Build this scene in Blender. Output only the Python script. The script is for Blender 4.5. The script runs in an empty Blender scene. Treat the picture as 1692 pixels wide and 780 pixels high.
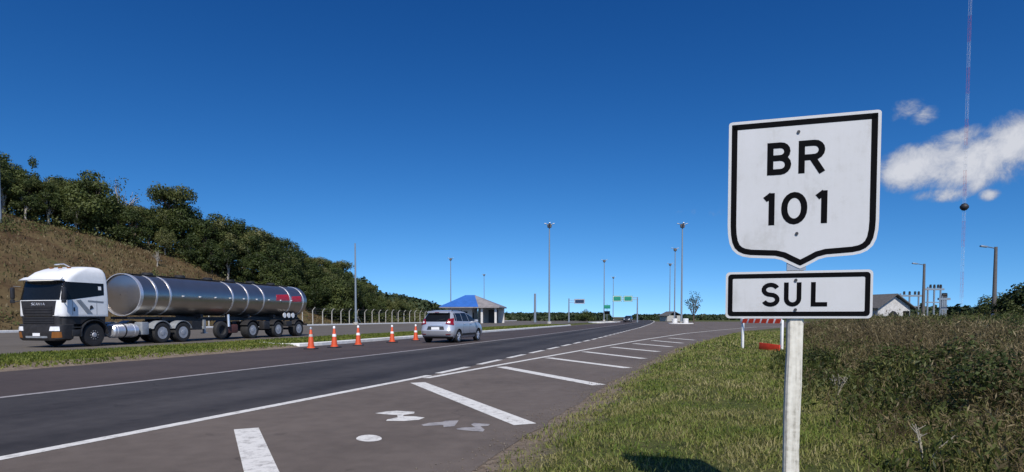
import bpy, bmesh, math, random
import numpy as np
from mathutils import Vector, Matrix
random.seed(7); RNG = np.random.default_rng(11)
S = bpy.context.scene; COL = S.collection
R_ = math.radians
# ------------------------------------------------------------------ camera, sky, sun, exposure
H = 1.30                                    # eye height
TH = math.atan(0.040)                       # slight downward pitch, lens shifted up
cam = bpy.data.objects.new('camera', bpy.data.cameras.new('camera')); COL.objects.link(cam)
cam.location = (0, 0, H); cam.rotation_euler = (math.pi/2 - TH, 0, 0)
cam.data.sensor_width = 36; cam.data.lens = 36*1000/1692; cam.data.shift_y = 174/1692
cam.data.clip_start = 0.05; cam.data.clip_end = 9000
S.camera = cam
SUN_EL, SUN_AZ = 46.8, 174.3                # azimuth clockwise from the viewing direction
SKY_STRENGTH = 0.05
w = bpy.data.worlds.new('World'); S.world = w; w.use_nodes = True
N, L = w.node_tree.nodes, w.node_tree.links
N.clear()
out = N.new('ShaderNodeOutputWorld'); bg = N.new('ShaderNodeBackground'); L.new(bg.outputs[0], out.inputs[0])
sky = N.new('ShaderNodeTexSky'); sky.sky_type = 'NISHITA'; sky.sun_disc = False
sky.sun_elevation = R_(SUN_EL); sky.sun_rotation = R_(SUN_AZ)
sky.air_density = 1.0; sky.dust_density = 0.25; sky.ozone_density = 3.0; sky.altitude = 60
# look a little above the true direction so that the air near the horizon stays blue, as through a polariser
stc = N.new('ShaderNodeTexCoord'); smx = N.new('ShaderNodeVectorMath'); smx.operation = 'MAXIMUM'; smx.inputs[1].default_value = (-2, -2, 0); sva = N.new('ShaderNodeVectorMath'); sva.operation = 'ADD'; sva.inputs[1].default_value = (0, 0, .17); svn = N.new('ShaderNodeVectorMath'); svn.operation = 'NORMALIZE'
L.new(stc.outputs['Generated'], smx.inputs[0]); L.new(smx.outputs[0], sva.inputs[0]); L.new(sva.outputs[0], svn.inputs[0]); L.new(svn.outputs[0], sky.inputs['Vector'])
hsv = N.new('ShaderNodeHueSaturation'); hsv.inputs['Saturation'].default_value = 1.1; hsv.inputs['Value'].default_value = 1.0
L.new(sky.outputs[0], hsv.inputs['Color'])
spr = N.new('ShaderNodeSeparateColor'); cmb = N.new('ShaderNodeCombineColor'); L.new(hsv.outputs[0], spr.inputs[0])
for i, (ex, k) in enumerate(((2.66, .60), (1.93, .86), (1.61, 1.10))):      # contrast and tint of a polarised sky
    pw = N.new('ShaderNodeMath'); pw.operation = 'POWER'; L.new(spr.outputs[i], pw.inputs[0]); pw.inputs[1].default_value = ex
    ml = N.new('ShaderNodeMath'); ml.operation = 'MULTIPLY'; L.new(pw.outputs[0], ml.inputs[0]); ml.inputs[1].default_value = k; L.new(ml.outputs[0], cmb.inputs[i])
bg.inputs[1].default_value = SKY_STRENGTH
SKY_OUT = cmb.outputs[0]
# a few fair-weather clouds, by direction in the sky
def wm(op, a, b=None, c=None):
    n = N.new('ShaderNodeMath'); n.operation = op
    for i, v in enumerate((a, b, c)):
        if v is None: continue
        if isinstance(v, (int, float)): n.inputs[i].default_value = v
        else: L.new(v, n.inputs[i])
    return n.outputs[0]
tc = N.new('ShaderNodeTexCoord'); sep = N.new('ShaderNodeSeparateXYZ'); L.new(tc.outputs['Generated'], sep.inputs[0])
az = wm('ARCTAN2', sep.outputs[0], sep.outputs[1]); el = wm('ARCSINE', sep.outputs[2])
def cloud_noise(scale, detail, rough, dist):
    n = N.new('ShaderNodeTexNoise'); n.inputs['Scale'].default_value = scale; n.inputs['Detail'].default_value = detail
    n.inputs['Roughness'].default_value = rough; n.inputs['Distortion'].default_value = dist
    L.new(tc.outputs['Generated'], n.inputs['Vector']); return n.outputs[0]
nz = cloud_noise(12, 12, 0.66, 0.5); nz2 = cloud_noise(46, 9, 0.66, 0.4)
CLOUDS = [  # azimuth, elevation, radii in degrees, weight
    (33.39, 11.39, 2.16, 1.44, 1), (35.43, 11.39, 2.27, 1.66, 1), (37.51, 11.43, 2.28, 1.7, 1), (39.42, 12.14, 1.78, 1.81, 1), (41.31, 11.29, 2.04, 1.77, 1), (43.32, 10.94, 2.03, 1.57, 1), (32.57, 15.94, 1.19, 0.78, 0.85), (33.84, 15.2, 1.0, 0.65, 0.75), (34.83, 9.33, 1.65, 0.54, 0.7), (38.03, 9.0, 0.56, 0.39, 0.8), (36.3, 13.33, 1.65, 0.6, 0.6), (16.37, 9.4, 1.25, 0.42, 0.5), (18.64, 9.18, 1.01, 0.42, 0.46)]
mask = None
for a, e, ra, re, wt in CLOUDS:
    da = wm('DIVIDE', wm('SUBTRACT', az, R_(a)), R_(ra)); de = wm('DIVIDE', wm('SUBTRACT', el, R_(e)), R_(re))
    r2 = wm('ADD', wm('MULTIPLY', da, da), wm('MULTIPLY', de, de))
    m = wm('MULTIPLY', wm('MAXIMUM', wm('SUBTRACT', 1.05, wm('MULTIPLY', r2, .5)), 0.0), wt)
    mask = m if mask is None else wm('MAXIMUM', mask, m)
dens = wm('ADD', wm('MULTIPLY', mask, 1.3), wm('MULTIPLY', wm('SUBTRACT', nz, .5), 3.1))
dens = wm('ADD', dens, wm('MULTIPLY', wm('SUBTRACT', nz2, .5), 1.2))
mr = N.new('ShaderNodeMapRange'); mr.interpolation_type = 'SMOOTHSTEP'; L.new(dens, mr.inputs[0])
mr.inputs[1].default_value = .22; mr.inputs[2].default_value = 1.25; mr.inputs[4].default_value = .88
cl_a = wm('MULTIPLY', mr.outputs[0], wm('GREATER_THAN', mask, .001))
ccol = N.new('ShaderNodeMix'); ccol.data_type = 'RGBA'
ccol.inputs[6].default_value = (5.4, 6.4, 8.8, 1); ccol.inputs[7].default_value = (14.5, 14.6, 15.2, 1)
L.new(wm('MINIMUM', wm('MAXIMUM', wm('MULTIPLY', wm('SUBTRACT', dens, .55), .95), 0.0), 1.0), ccol.inputs[0])
cm = N.new('ShaderNodeMix'); cm.data_type = 'RGBA'; L.new(cl_a, cm.inputs[0]); L.new(SKY_OUT, cm.inputs[6]); L.new(ccol.outputs[2], cm.inputs[7])
L.new(cm.outputs[2], bg.inputs[0])
sun = bpy.data.objects.new('sun', bpy.data.lights.new('sun', 'SUN')); COL.objects.link(sun)
sun.data.energy = 4.6; sun.data.angle = R_(0.53); sun.data.color = (1.0, .95, .87)
sd = Vector((math.sin(R_(SUN_AZ))*math.cos(R_(SUN_EL)), math.cos(R_(SUN_AZ))*math.cos(R_(SUN_EL)), math.sin(R_(SUN_EL))))
sun.rotation_euler = sd.to_track_quat('Z', 'Y').to_euler()
V = S.view_settings; V.view_transform = 'Standard'; V.look = 'None'; V.exposure = 0.0; V.gamma = 1; V.use_curve_mapping = False

# ------------------------------------------------------------------ coordinates
AZR = R_(15.3)                              # the highway runs 15.3 degrees right of the view
AX, AY = math.sin(AZR), math.cos(AZR)
def ST(s, t, z=0.0): return Vector((s*AX - t*AY, s*AY + t*AX, z))      # s along the road, t to the left of it
def to_st(x, y): return x*AX + y*AY, -x*AY + y*AX
CT, SN = math.cos(TH), math.sin(TH)
def ray(px, py):
    u, v = (px-846)/1000, (564-py)/1000
    return Vector((u, CT + v*SN, -SN + v*CT))
def PD(px, py, depth): r = ray(px, py); return Vector((0, 0, H)) + r*(depth/r.y)
def PG(px, py, z=0.0): r = ray(px, py); return Vector((0, 0, H)) + r*((z-H)/r.z)
def EL(py): r = ray(846, py); return r.z/r.y

# ------------------------------------------------------------------ materials
def new_mat(name):
    m = bpy.data.materials.new(name); m.use_nodes = True
    nt = m.node_tree; return m, nt.nodes, nt.links, nt.nodes['Principled BSDF']
def M(name, col, rough=.6, metal=0.0, var=.15, scale=6.0, bump=0.0, bscale=40.0, spec=.5, col2=None, coat=0.0, emit=None):
    m, n, l, b = new_mat(name)
    tcn = n.new('ShaderNodeTexCoord'); nz = n.new('ShaderNodeTexNoise'); nz.inputs['Scale'].default_value = scale; nz.inputs['Detail'].default_value = 6
    l.new(tcn.outputs['Object'], nz.inputs['Vector'])
    mx = n.new('ShaderNodeMix'); mx.data_type = 'RGBA'
    rp = n.new('ShaderNodeMapRange'); rp.inputs[1].default_value = .3; rp.inputs[2].default_value = .7; l.new(nz.outputs[0], rp.inputs[0]); l.new(rp.outputs[0], mx.inputs[0])
    c2 = col2 if col2 else tuple(c*(1+var) for c in col); c1 = col if col2 else tuple(c*(1-var) for c in col)
    mx.inputs[6].default_value = (*c1, 1); mx.inputs[7].default_value = (*c2, 1)
    l.new(mx.outputs[2], b.inputs['Base Color'])
    b.inputs['Roughness'].default_value = rough; b.inputs['Metallic'].default_value = metal
    b.inputs['Specular IOR Level'].default_value = spec; b.inputs['Coat Weight'].default_value = coat
    if bump:
        bn = n.new('ShaderNodeTexNoise'); bn.inputs['Scale'].default_value = bscale; bn.inputs['Detail'].default_value = 5
        l.new(tcn.outputs['Object'], bn.inputs['Vector'])
        bp = n.new('ShaderNodeBump'); bp.inputs['Strength'].default_value = bump; bp.inputs['Distance'].default_value = .02
        l.new(bn.outputs[0], bp.inputs['Height']); l.new(bp.outputs[0], b.inputs['Normal'])
    return m
def foliage(name, cols, patch=1.0, transl=.25, rough=.55, leafvar=.42):
    """leaf material: hue differs leaf by leaf and tree by tree"""
    m, n, l, b = new_mat(name)
    geo = n.new('ShaderNodeNewGeometry'); oi = n.new('ShaderNodeObjectInfo')
    nz = n.new('ShaderNodeTexNoise'); nz.inputs['Scale'].default_value = patch; nz.inputs['Detail'].default_value = 4
    l.new(geo.outputs['Position'], nz.inputs['Vector'])
    def mt(op, a, c):
        q = n.new('ShaderNodeMath'); q.operation = op
        for i, v in enumerate((a, c)):
            if isinstance(v, (int, float)): q.inputs[i].default_value = v
            else: l.new(v, q.inputs[i])
        return q.outputs[0]
    f = mt('ADD', mt('MULTIPLY', geo.outputs['Random Per Island'], leafvar), mt('MULTIPLY', mt('SUBTRACT', oi.outputs['Random'], .25), .55))
    f = mt('ADD', f, mt('MULTIPLY', mt('SUBTRACT', nz.outputs[0], .5), 1.5)); f = mt('ADD', f, .16)
    cr = n.new('ShaderNodeValToRGB'); l.new(f, cr.inputs[0])
    els = cr.color_ramp.elements
    while len(els) < len(cols): els.new(.5)
    for i, c in enumerate(cols): els[i].position = i/(len(cols)-1); els[i].color = (*c, 1)
    l.new(cr.outputs[0], b.inputs['Base Color']); b.inputs['Roughness'].default_value = rough; b.inputs['Specular IOR Level'].default_value = .25
    tr = n.new('ShaderNodeBsdfTranslucent'); l.new(cr.outputs[0], tr.inputs['Color'])
    mx = n.new('ShaderNodeMixShader'); mx.inputs[0].default_value = transl
    l.new(b.outputs[0], mx.inputs[1]); l.new(tr.outputs[0], mx.inputs[2]); l.new(mx.outputs[0], n['Material Output'].inputs[0])
    return m
def asphalt(name, c, c2, crack=.5, streak=0.0, tracks=0.0):
    m, n, l, b = new_mat(name)
    geo = n.new('ShaderNodeNewGeometry')
    mp = n.new('ShaderNodeMapping'); mp.inputs['Rotation'].default_value = (0, 0, AZR); l.new(geo.outputs['Position'], mp.inputs[0])
    st = n.new('ShaderNodeMapping'); st.inputs['Scale'].default_value = (1.1, .035, 1); l.new(mp.outputs[0], st.inputs[0])
    def noise(vec, sc, det=5, ro=.55):
        q = n.new('ShaderNodeTexNoise'); q.inputs['Scale'].default_value = sc; q.inputs['Detail'].default_value = det; q.inputs['Roughness'].default_value = ro
        l.new(vec, q.inputs['Vector']); return q.outputs[0]
    big = noise(geo.outputs['Position'], .35); sk = noise(st.outputs[0], 1.0, 4); fine = noise(geo.outputs['Position'], 90, 3, .7); mid = noise(geo.outputs['Position'], 4, 6, .6)
    def mt(op, a, c_):
        q = n.new('ShaderNodeMath'); q.operation = op
        for i, v in enumerate((a, c_)):
            if isinstance(v, (int, float)): q.inputs[i].default_value = v
            else: l.new(v, q.inputs[i])
        return q.outputs[0]
    f = mt('ADD', mt('MULTIPLY', mt('SUBTRACT', big, .5), 1.3), mt('MULTIPLY', mt('SUBTRACT', sk, .5), 2.4*streak))
    f = mt('ADD', f, mt('MULTIPLY', mt('SUBTRACT', fine, .5), 1.6)); f = mt('ADD', f, mt('MULTIPLY', mt('SUBTRACT', mid, .5), .9)); f = mt('ADD', f, .5)
    wv = n.new('ShaderNodeVectorMath'); wv.operation = 'MULTIPLY_ADD'; wn = n.new('ShaderNodeTexNoise'); wn.inputs['Scale'].default_value = 1.3; wn.inputs['Detail'].default_value = 6; l.new(geo.outputs['Position'], wn.inputs['Vector'])
    l.new(wn.outputs['Color'], wv.inputs[0]); wv.inputs[1].default_value = (1.1, 1.1, 0); l.new(geo.outputs['Position'], wv.inputs[2])
    vo = n.new('ShaderNodeTexVoronoi'); vo.feature = 'DISTANCE_TO_EDGE'; vo.inputs['Scale'].default_value = .28; l.new(wv.outputs[0], vo.inputs['Vector'])
    ck = mt('MULTIPLY', mt('LESS_THAN', vo.outputs['Distance'], .0045), mt('GREATER_THAN', noise(geo.outputs['Position'], .22, 3), .52)); f = mt('SUBTRACT', f, mt('MULTIPLY', ck, .55*crack))
    spot = noise(geo.outputs['Position'], 2.6, 2, .4); f = mt('SUBTRACT', f, mt('MULTIPLY', mt('GREATER_THAN', spot, .72), .25))
    if tracks:                                # two darker wheel paths along the lane
        sx = n.new('ShaderNodeSeparateXYZ'); l.new(mp.outputs[0], sx.inputs[0]); dd = mt('ABSOLUTE', mt('SUBTRACT', mt('ABSOLUTE', mt('ADD', sx.outputs[0], 7.5), 0), 1.0), 0)
        f = mt('SUBTRACT', f, mt('MULTIPLY', mt('MAXIMUM', mt('SUBTRACT', 1.0, mt('MULTIPLY', dd, 1.7)), 0.0), tracks*.7))
    mx = n.new('ShaderNodeMix'); mx.data_type = 'RGBA'; l.new(f, mx.inputs[0]); mx.inputs[6].default_value = (*c, 1); mx.inputs[7].default_value = (*c2, 1)
    l.new(mx.outputs[2], b.inputs['Base Color']); b.inputs['Roughness'].default_value = .85; b.inputs['Specular IOR Level'].default_value = .3
    bp = n.new('ShaderNodeBump'); bp.inputs['Strength'].default_value = .35; bp.inputs['Distance'].default_value = .01; l.new(fine, bp.inputs['Height']); l.new(bp.outputs[0], b.inputs['Normal'])
    return m
def paint_mat(name, c, worn, amount=.5):
    m, n, l, b = new_mat(name)
    geo = n.new('ShaderNodeNewGeometry')
    q = n.new('ShaderNodeTexNoise'); q.inputs['Scale'].default_value = 7; q.inputs['Detail'].default_value = 12; q.inputs['Roughness'].default_value = .8; l.new(geo.outputs['Position'], q.inputs['Vector'])
    mrn = n.new('ShaderNodeMapRange'); mrn.inputs[1].default_value = .56 - .12*amount; mrn.inputs[2].default_value = .74 - .1*amount; l.new(q.outputs[0], mrn.inputs[0])
    mx = n.new('ShaderNodeMix'); mx.data_type = 'RGBA'; l.new(mrn.outputs[0], mx.inputs[0]); mx.inputs[6].default_value = (*c, 1); mx.inputs[7].default_value = (*worn, 1)
    l.new(mx.outputs[2], b.inputs['Base Color']); b.inputs['Roughness'].default_value = .7
    return m
MT = dict(
    white=M('white paint', (.80, .80, .79), .35, var=.04, coat=.3), sign_white=M('sign sheeting', (.52, .52, .53), .38, var=.04, scale=3),
    black=M('sign black', (.004, .004, .005), .7, var=.2, spec=.04), metal=M('galvanised steel', (.36, .38, .40), .45, .8, var=.12),
    grey=M('grey steel', (.30, .32, .34), .5, .3), darkgrey=M('dark plastic', (.025, .025, .028), .5), rubber=M('tyre rubber', (.018, .018, .019), .8, bump=.2),
    chassis=M('chassis black', (.022, .021, .022), .55, var=.3), tank=M('polished steel tank', (.47, .43, .385), .30, .93, var=.06, scale=1.5, bump=.02, bscale=2.0),
    band=M('bright steel band', (.86, .86, .88), .38, .75, var=.04), alu=M('aluminium', (.78, .79, .82), .33, .7, var=.06), glass=M('dark glass', (.008, .009, .010), .12, 0, var=.1, spec=.22),
    silver=M('silver metallic paint', (.50, .515, .55), .32, .45, var=.02, coat=.6), red_lens=M('red lens', (.20, .005, .006), .15, coat=.5), amber=M('amber lens', (.22, .085, .02), .3),
    clear=M('clear lens', (.75, .76, .78), .1), orange=M('cone orange', (.60, .078, .02), .5, var=.1), cone_white=M('cone white', (.8, .8, .8), .5, var=.05),
    red=M('red paint', (.70, .055, .02), .5, var=.15), dirty_red=M('primer red', (.10, .035, .028), .6), decal_red=M('red decal', (.42, .02, .03), .3, coat=.2),
    concrete=M('concrete', (.40, .38, .34), .85, var=.2, bump=.2), kerb=M('whitewashed kerb', (.70, .69, .66), .8, var=.14, scale=3), pale=M('pale concrete post', (.42, .40, .36), .8, var=.2),
    wood=M('whitewashed wood', (.66, .65, .60), .75, col2=(.40, .38, .33), scale=3.2, bump=.25, bscale=25), bark=M('bark', (.10, .075, .055), .9, var=.35, bump=.4, bscale=6), palebark=M('pale bark', (.30, .27, .23), .9, var=.3, bump=.3, bscale=6),
    green=M('sign green', (.012, .22, .14), .4), blue=M('sign blue', (.012, .03, .075), .4), roof_blue=M('blue metal roof', (.035, .13, .42), .45, var=.12, scale=1), roof_grey=M('grey metal roof', (.24, .22, .215), .5, var=.2, scale=1),
    wall=M('white wall', (.58, .56, .53), .8, var=.08, scale=1), dark=M('dark opening', (.02, .02, .022), .6), tile=M('dull roof', (.10, .095, .09), .8, var=.25), pole=M('concrete pole', (.11, .10, .095), .8, var=.15), mast=M('painted mast', (.22, .26, .30), .5, .2, var=.1),
    rimdark=M('dull rim', (.46, .46, .47), .5, .5, var=.2), mast_red=M('mast red', (.40, .075, .07), .6), mast_white=M('mast white', (.45, .47, .52), .6), mesh_wire=M('wire', (.25, .25, .25), .5, .6), carblack=M('dark car paint', (.03, .035, .04), .25, .2, coat=.6))

# ------------------------------------------------------------------ mesh helpers
class MB:
    """collects shapes and links them as ONE mesh object"""
    def __init__(s): s.v, s.f, s.m = [], [], []
    def add(s, vs, fs, mi=0):
        o = len(s.v); s.v += [tuple(p) for p in vs]
        for f in fs: s.f.append(tuple(o+i for i in f)); s.m.append(mi)
        return s
    def box(s, c, d, rot=None, mi=0, bev=0.0):
        x, y, z = d[0]/2, d[1]/2, d[2]/2
        if bev:
            b = min(bev, x*.9, y*.9, z*.9); bm = bmesh.new(); bmesh.ops.create_cube(bm, size=1); bmesh.ops.scale(bm, vec=d, verts=bm.verts)
            bmesh.ops.bevel(bm, geom=bm.edges[:], offset=b, segments=2, affect='EDGES', profile=.6)
            bm.verts.index_update(); vs = [v.co.copy() for v in bm.verts]; fs = [[v.index for v in f.verts] for f in bm.faces]; bm.free()
        else:
            vs = [Vector(p) for p in ((-x,-y,-z),(x,-y,-z),(x,y,-z),(-x,y,-z),(-x,-y,z),(x,-y,z),(x,y,z),(-x,y,z))]
            fs = [(0,3,2,1),(4,5,6,7),(0,1,5,4),(1,2,6,5),(2,3,7,6),(3,0,4,7)]
        c = Vector(c)
        return s.add([c + (rot @ v if rot else v) for v in vs], fs, mi)
    def tube(s, pts, rad, n=10, mi=0, cap=True):
        pts = [Vector(p) for p in pts]; k = len(pts)
        rad = [rad]*k if isinstance(rad, (int, float)) else rad
        vs, fs = [], []; ref = None
        for i, p in enumerate(pts):
            d = (pts[min(i+1, k-1)] - pts[max(i-1, 0)]).normalized()
            if ref is None: ref = Vector((0, 0, 1)) if abs(d.z) < .9 else Vector((1, 0, 0))
            a = d.cross(ref); a = a.normalized() if a.length > 1e-6 else d.orthogonal().normalized(); b = d.cross(a); ref = a.cross(d)
            for j in range(n):
                q = 2*math.pi*j/n; vs.append(p + (a*math.cos(q) + b*math.sin(q))*rad[i])
        for i in range(k-1):
            for j in range(n): fs.append((i*n+j, i*n+(j+1) % n, (i+1)*n+(j+1) % n, (i+1)*n+j))
        if cap: fs.append(tuple(range(n))[::-1]); fs.append(tuple((k-1)*n+j for j in range(n)))
        return s.add(vs, fs, mi)
    def lathe(s, prof, c, axis='Z', n=24, mi=0):
        """prof: (radius, height) pairs round an axis through c"""
        vs, fs = [], []; c = Vector(c)
        for r, h in prof:
            for j in range(n):
                q = 2*math.pi*j/n; a, b = r*math.cos(q), r*math.sin(q)
                vs.append(c + Vector((a, b, h) if axis == 'Z' else (a, h, b) if axis == 'Y' else (h, a, b)))
        k = len(prof)
        for i in range(k-1):
            for j in range(n): fs.append((i*n+j, i*n+(j+1) % n, (i+1)*n+(j+1) % n, (i+1)*n+j))
        if prof[0][0] > 1e-5: fs.append(tuple(range(n))[::-1])
        if prof[-1][0] > 1e-5: fs.append(tuple((k-1)*n+j for j in range(n)))
        return s.add(vs, fs, mi)
    def prism(s, poly, d0, d1, fr, mi=0):
        """poly of 2-D points extruded from depth d0 to d1; fr(x, y, d) -> point"""
        n = len(poly); vs = [fr(x, y, d0) for x, y in poly] + [fr(x, y, d1) for x, y in poly]
        fs = [tuple(range(n))[::-1], tuple(range(n, 2*n))] + [(i, (i+1) % n, n+(i+1) % n, n+i) for i in range(n)]
        return s.add(vs, fs, mi)
    def ring(s, outer, inner, d0, d1, fr, mi=0):
        n = len(outer); vs = [fr(x, y, d) for d in (d0, d1) for P in (outer, inner) for x, y in P]; fs = []
        for i in range(n):
            j = (i+1) % n
            fs += [(2*n+i, 2*n+j, 3*n+j, 3*n+i), (j, i, n+i, n+j), (i, j, 2*n+j, 2*n+i), (n+j, n+i, 3*n+i, 3*n+j)]
        return s.add(vs, fs, mi)
    def panel(s, fn, c, nu=8, nv=6, off=.006, inn=-.01, mi=0):
        """thin curved sheet laid on a surface fn(a, b) -> point, normal; c: four (a, b) corners"""
        vs, fs = [], []
        for lay in (off, inn):
            for i in range(nu+1):
                for j in range(nv+1):
                    u, v = i/nu, j/nv
                    a = (1-u)*((1-v)*c[0][0]+v*c[3][0]) + u*((1-v)*c[1][0]+v*c[2][0]); b = (1-u)*((1-v)*c[0][1]+v*c[3][1]) + u*((1-v)*c[1][1]+v*c[2][1])
                    p, nn = fn(a, b); vs.append(p + nn*lay)
        K = (nu+1)*(nv+1); I = lambda i, j, l: l*K + i*(nv+1) + j
        for i in range(nu):
            for j in range(nv):
                fs.append((I(i,j,0), I(i+1,j,0), I(i+1,j+1,0), I(i,j+1,0))); fs.append((I(i,j,1), I(i,j+1,1), I(i+1,j+1,1), I(i+1,j,1)))
        for i in range(nu):
            for j in (0, nv): fs.append((I(i,j,0), I(i,j,1), I(i+1,j,1), I(i+1,j,0)))
        for j in range(nv):
            for i in (0, nu): fs.append((I(i,j,0), I(i,j+1,0), I(i,j+1,1), I(i,j,1)))
        return s.add(vs, fs, mi)
    def build(s, name, mats, parent=None, smooth=30, fix=True):
        me = bpy.data.meshes.new(name); me.from_pydata(s.v, [], s.f)
        for m in (mats if isinstance(mats, (list, tuple)) else [mats]): me.materials.append(m)
        me.polygons.foreach_set('material_index', s.m)
        if fix:
            bm = bmesh.new(); bm.from_mesh(me); bmesh.ops.recalc_face_normals(bm, faces=bm.faces); bm.to_mesh(me); bm.free()
        if smooth:
            me.polygons.foreach_set('use_smooth', [True]*len(me.polygons)); me.set_sharp_from_angle(angle=R_(smooth))
        me.update()
        o = bpy.data.objects.new(name, me); COL.objects.link(o); o.parent = parent
        return o
def tag(o, label=None, cat=None, group=None, kind=None):
    if label: o['label'] = label
    if cat: o['category'] = cat
    if group: o['group'] = group
    if kind: o['kind'] = kind
    return o
def thing(name, label, cat, loc=(0, 0, 0), rz=0.0, group=None):
    o = bpy.data.objects.new(name, None); COL.objects.link(o); o.location = loc; o.rotation_euler = (0, 0, rz); o.empty_display_size = .3
    return tag(o, label, cat, group)
def children(o): return [c for c in bpy.data.objects if c.parent == o]
def copy_tree(o, loc, rz=0.0, sc=None, label=None, group=None, kids=None):
    def dup(a, par):
        c = a.copy(); COL.objects.link(c); c.parent = par
        for k in KIDS.get(a.name, []): dup(k, c)
        return c
    KIDS = kids if kids is not None else kid_map()
    r = dup(o, None); r.location = loc; r.rotation_euler = (0, 0, rz)
    if sc: r.scale = sc
    if label: r['label'] = label
    if group: r['group'] = group
    return r
def kid_map():
    d = {}
    for c in bpy.data.objects:
        if c.parent: d.setdefault(c.parent.name, []).append(c)
    return d
def np_mesh(name, co, loops, starts, totals, mat, parent=None, smooth=False):
    me = bpy.data.meshes.new(name); me.vertices.add(len(co)); me.vertices.foreach_set('co', np.asarray(co, np.float32).ravel())
    me.loops.add(len(loops)); me.loops.foreach_set('vertex_index', np.asarray(loops, np.int32))
    me.polygons.add(len(starts)); me.polygons.foreach_set('loop_start', np.asarray(starts, np.int32)); me.polygons.foreach_set('loop_total', np.asarray(totals, np.int32))
    for m in (mat if isinstance(mat, (list, tuple)) else [mat]): me.materials.append(m)
    if smooth: me.polygons.foreach_set('use_smooth', [True]*len(starts))
    me.update(calc_edges=True)
    o = bpy.data.objects.new(name, me); COL.objects.link(o); o.parent = parent
    return o
def unit(a): return a/np.maximum(np.linalg.norm(a, axis=1, keepdims=True), 1e-9)
def leaves_geo(P, D, Nn, ln, wd):
    """rhombic leaves: base point P, direction D, normal Nn"""
    D = unit(D); B = unit(np.cross(D, Nn)); ln = ln[:, None]; wd = wd[:, None]; up = unit(np.cross(B, D))
    co = np.stack([P, P + D*ln*.45 + B*wd*.5 + up*ln*.04, P + D*ln, P + D*ln*.45 - B*wd*.5 + up*ln*.04], 1).reshape(-1, 3)
    n = len(P); return co, np.arange(4*n), np.arange(n)*4, np.full(n, 4)
def blades_geo(P, hgt, wid, lean, ang):
    """grass blades of two segments: a quad and a tip"""
    n = len(P); a = RNG.uniform(0, 2*np.pi, n); B = np.stack([np.cos(a), np.sin(a), np.zeros(n)], 1)*wid[:, None]*.5
    Ld = np.stack([np.cos(ang), np.sin(ang), np.zeros(n)], 1); Z = np.array([0, 0, 1.0])
    mid = P + Z*(hgt*.6)[:, None] + Ld*(hgt*lean*.3)[:, None]; tip = P + Z*(hgt*np.sqrt(np.clip(1-.5*lean**2, .15, 1)))[:, None] + Ld*(hgt*lean)[:, None]
    co = np.stack([P-B, P+B, mid+B*.75, mid-B*.75, tip], 1).reshape(-1, 3)
    base = (np.arange(n)*5)[:, None]; loops = (base + np.array([0, 1, 2, 3, 3, 2, 4])).ravel()
    st = (np.arange(n)*7)[:, None] + np.array([0, 4]); return co, loops, st.ravel(), np.tile([4, 3], n)
def join_geo(gs):
    co, lo, st, to = [], [], [], []; vo = 0; l0 = 0
    for c, l, s_, t_ in gs: co.append(c); lo.append(l+vo); st.append(s_+l0); to.append(t_); vo += len(c); l0 += len(l)
    return np.concatenate(co), np.concatenate(lo), np.concatenate(st), np.concatenate(to)
def fnoise(x, y, seed=0):
    r = np.random.default_rng(seed); o = np.zeros_like(x, dtype=float)
    for k in range(9):
        f = 1.0*1.45**k; a = r.uniform(0, 6.28); o += np.sin((x*np.cos(a)+y*np.sin(a))*f + r.uniform(0, 6.28))/1.25**k
    return o/3.2
def sm(x): x = np.clip(x, 0, 1); return x*x*(3-2*x)

# ------------------------------------------------------------------ terrain
RB = np.array([(-60, 3.5), (0, 1.9), (5, 1.66), (11.5, 1.31), (18, .8), (26.5, 0), (43, -2.8), (57, -5.4), (75, -11), (95, -22), (120, -48), (150, -110), (175, -260), (190, -600), (4000, -4000)])
MAINR = np.array([(-60, 7.4), (4, 6.0), (12, 5.35), (36, 4.75), (78, 4.5), (120, 5.0), (170, 6.2), (220, 8.2), (300, 15), (420, 34), (600, 80), (1500, 400)])
MAINL = np.array([(-60, 11.2), (7, 10.55), (20, 10.0), (40, 9.6), (110, 9.4), (160, 10.5), (220, 13.2), (300, 20), (420, 40), (600, 87), (1500, 412)])
LEFTE = np.array([(-60, 15.2), (5, 15.4), (24, 15.8), (92, 15.6), (120, 15.0), (220, 19), (300, 26), (420, 46), (600, 95), (1500, 425)])
def pl(A, s): return np.interp(s, A[:, 0], A[:, 1])
CAP = np.array([(-300, 20.5), (45, 20), (70, 17.5), (88, 14.5), (102, 11.5), (113, 7.5), (123, 4), (140, 2), (180, 1.2), (500, 1), (3000, 1)])
def terrain(s, t):
    s = np.asarray(s, float); t = np.asarray(t, float)
    z = np.full(np.broadcast(s, t).shape, -.03); s, t = np.broadcast_arrays(s, t)
    d = pl(RB, s) - t
    z = z + np.where((d > -.5) & (s < 190), .026*sm((d+.5)/.45), 0) + np.where(d > 0, .17*sm((d-.1)/1.3) + .28*sm((d-2.5)/8) + .05*fnoise(s*.6, t*.6, 3)*sm(d/3), 0)
    md = np.minimum(t - pl(LEFTE, s) - .05, 21 - t); end = sm((96 - s)/4); z = z + np.where(md > -.4, .027*sm((md+.4)/.4)*end, 0)
    z = z + np.where(md > 0, (.12*sm(md/.7) + .03*fnoise(s, t, 5)*sm(md/1.5))*end, 0)
    hr = .575*(t-57.5); cap = pl(CAP, s); hp_ = np.maximum(hr, 1e-3); hh = np.where(hr > 0, (hp_**-4.0 + np.maximum(cap, .5)**-4.0)**-.25, 0); z = z + hh + np.where(t > 58, .35*fnoise(s*.25, t*.25, 9)*sm((t-58)/6), 0)
    z = z + np.where((t > 54.3), .12*sm((t-54.3)/1.0), 0)
    return z
def tz(x, y): s, t = to_st(x, y); return float(terrain(s, t))
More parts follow.
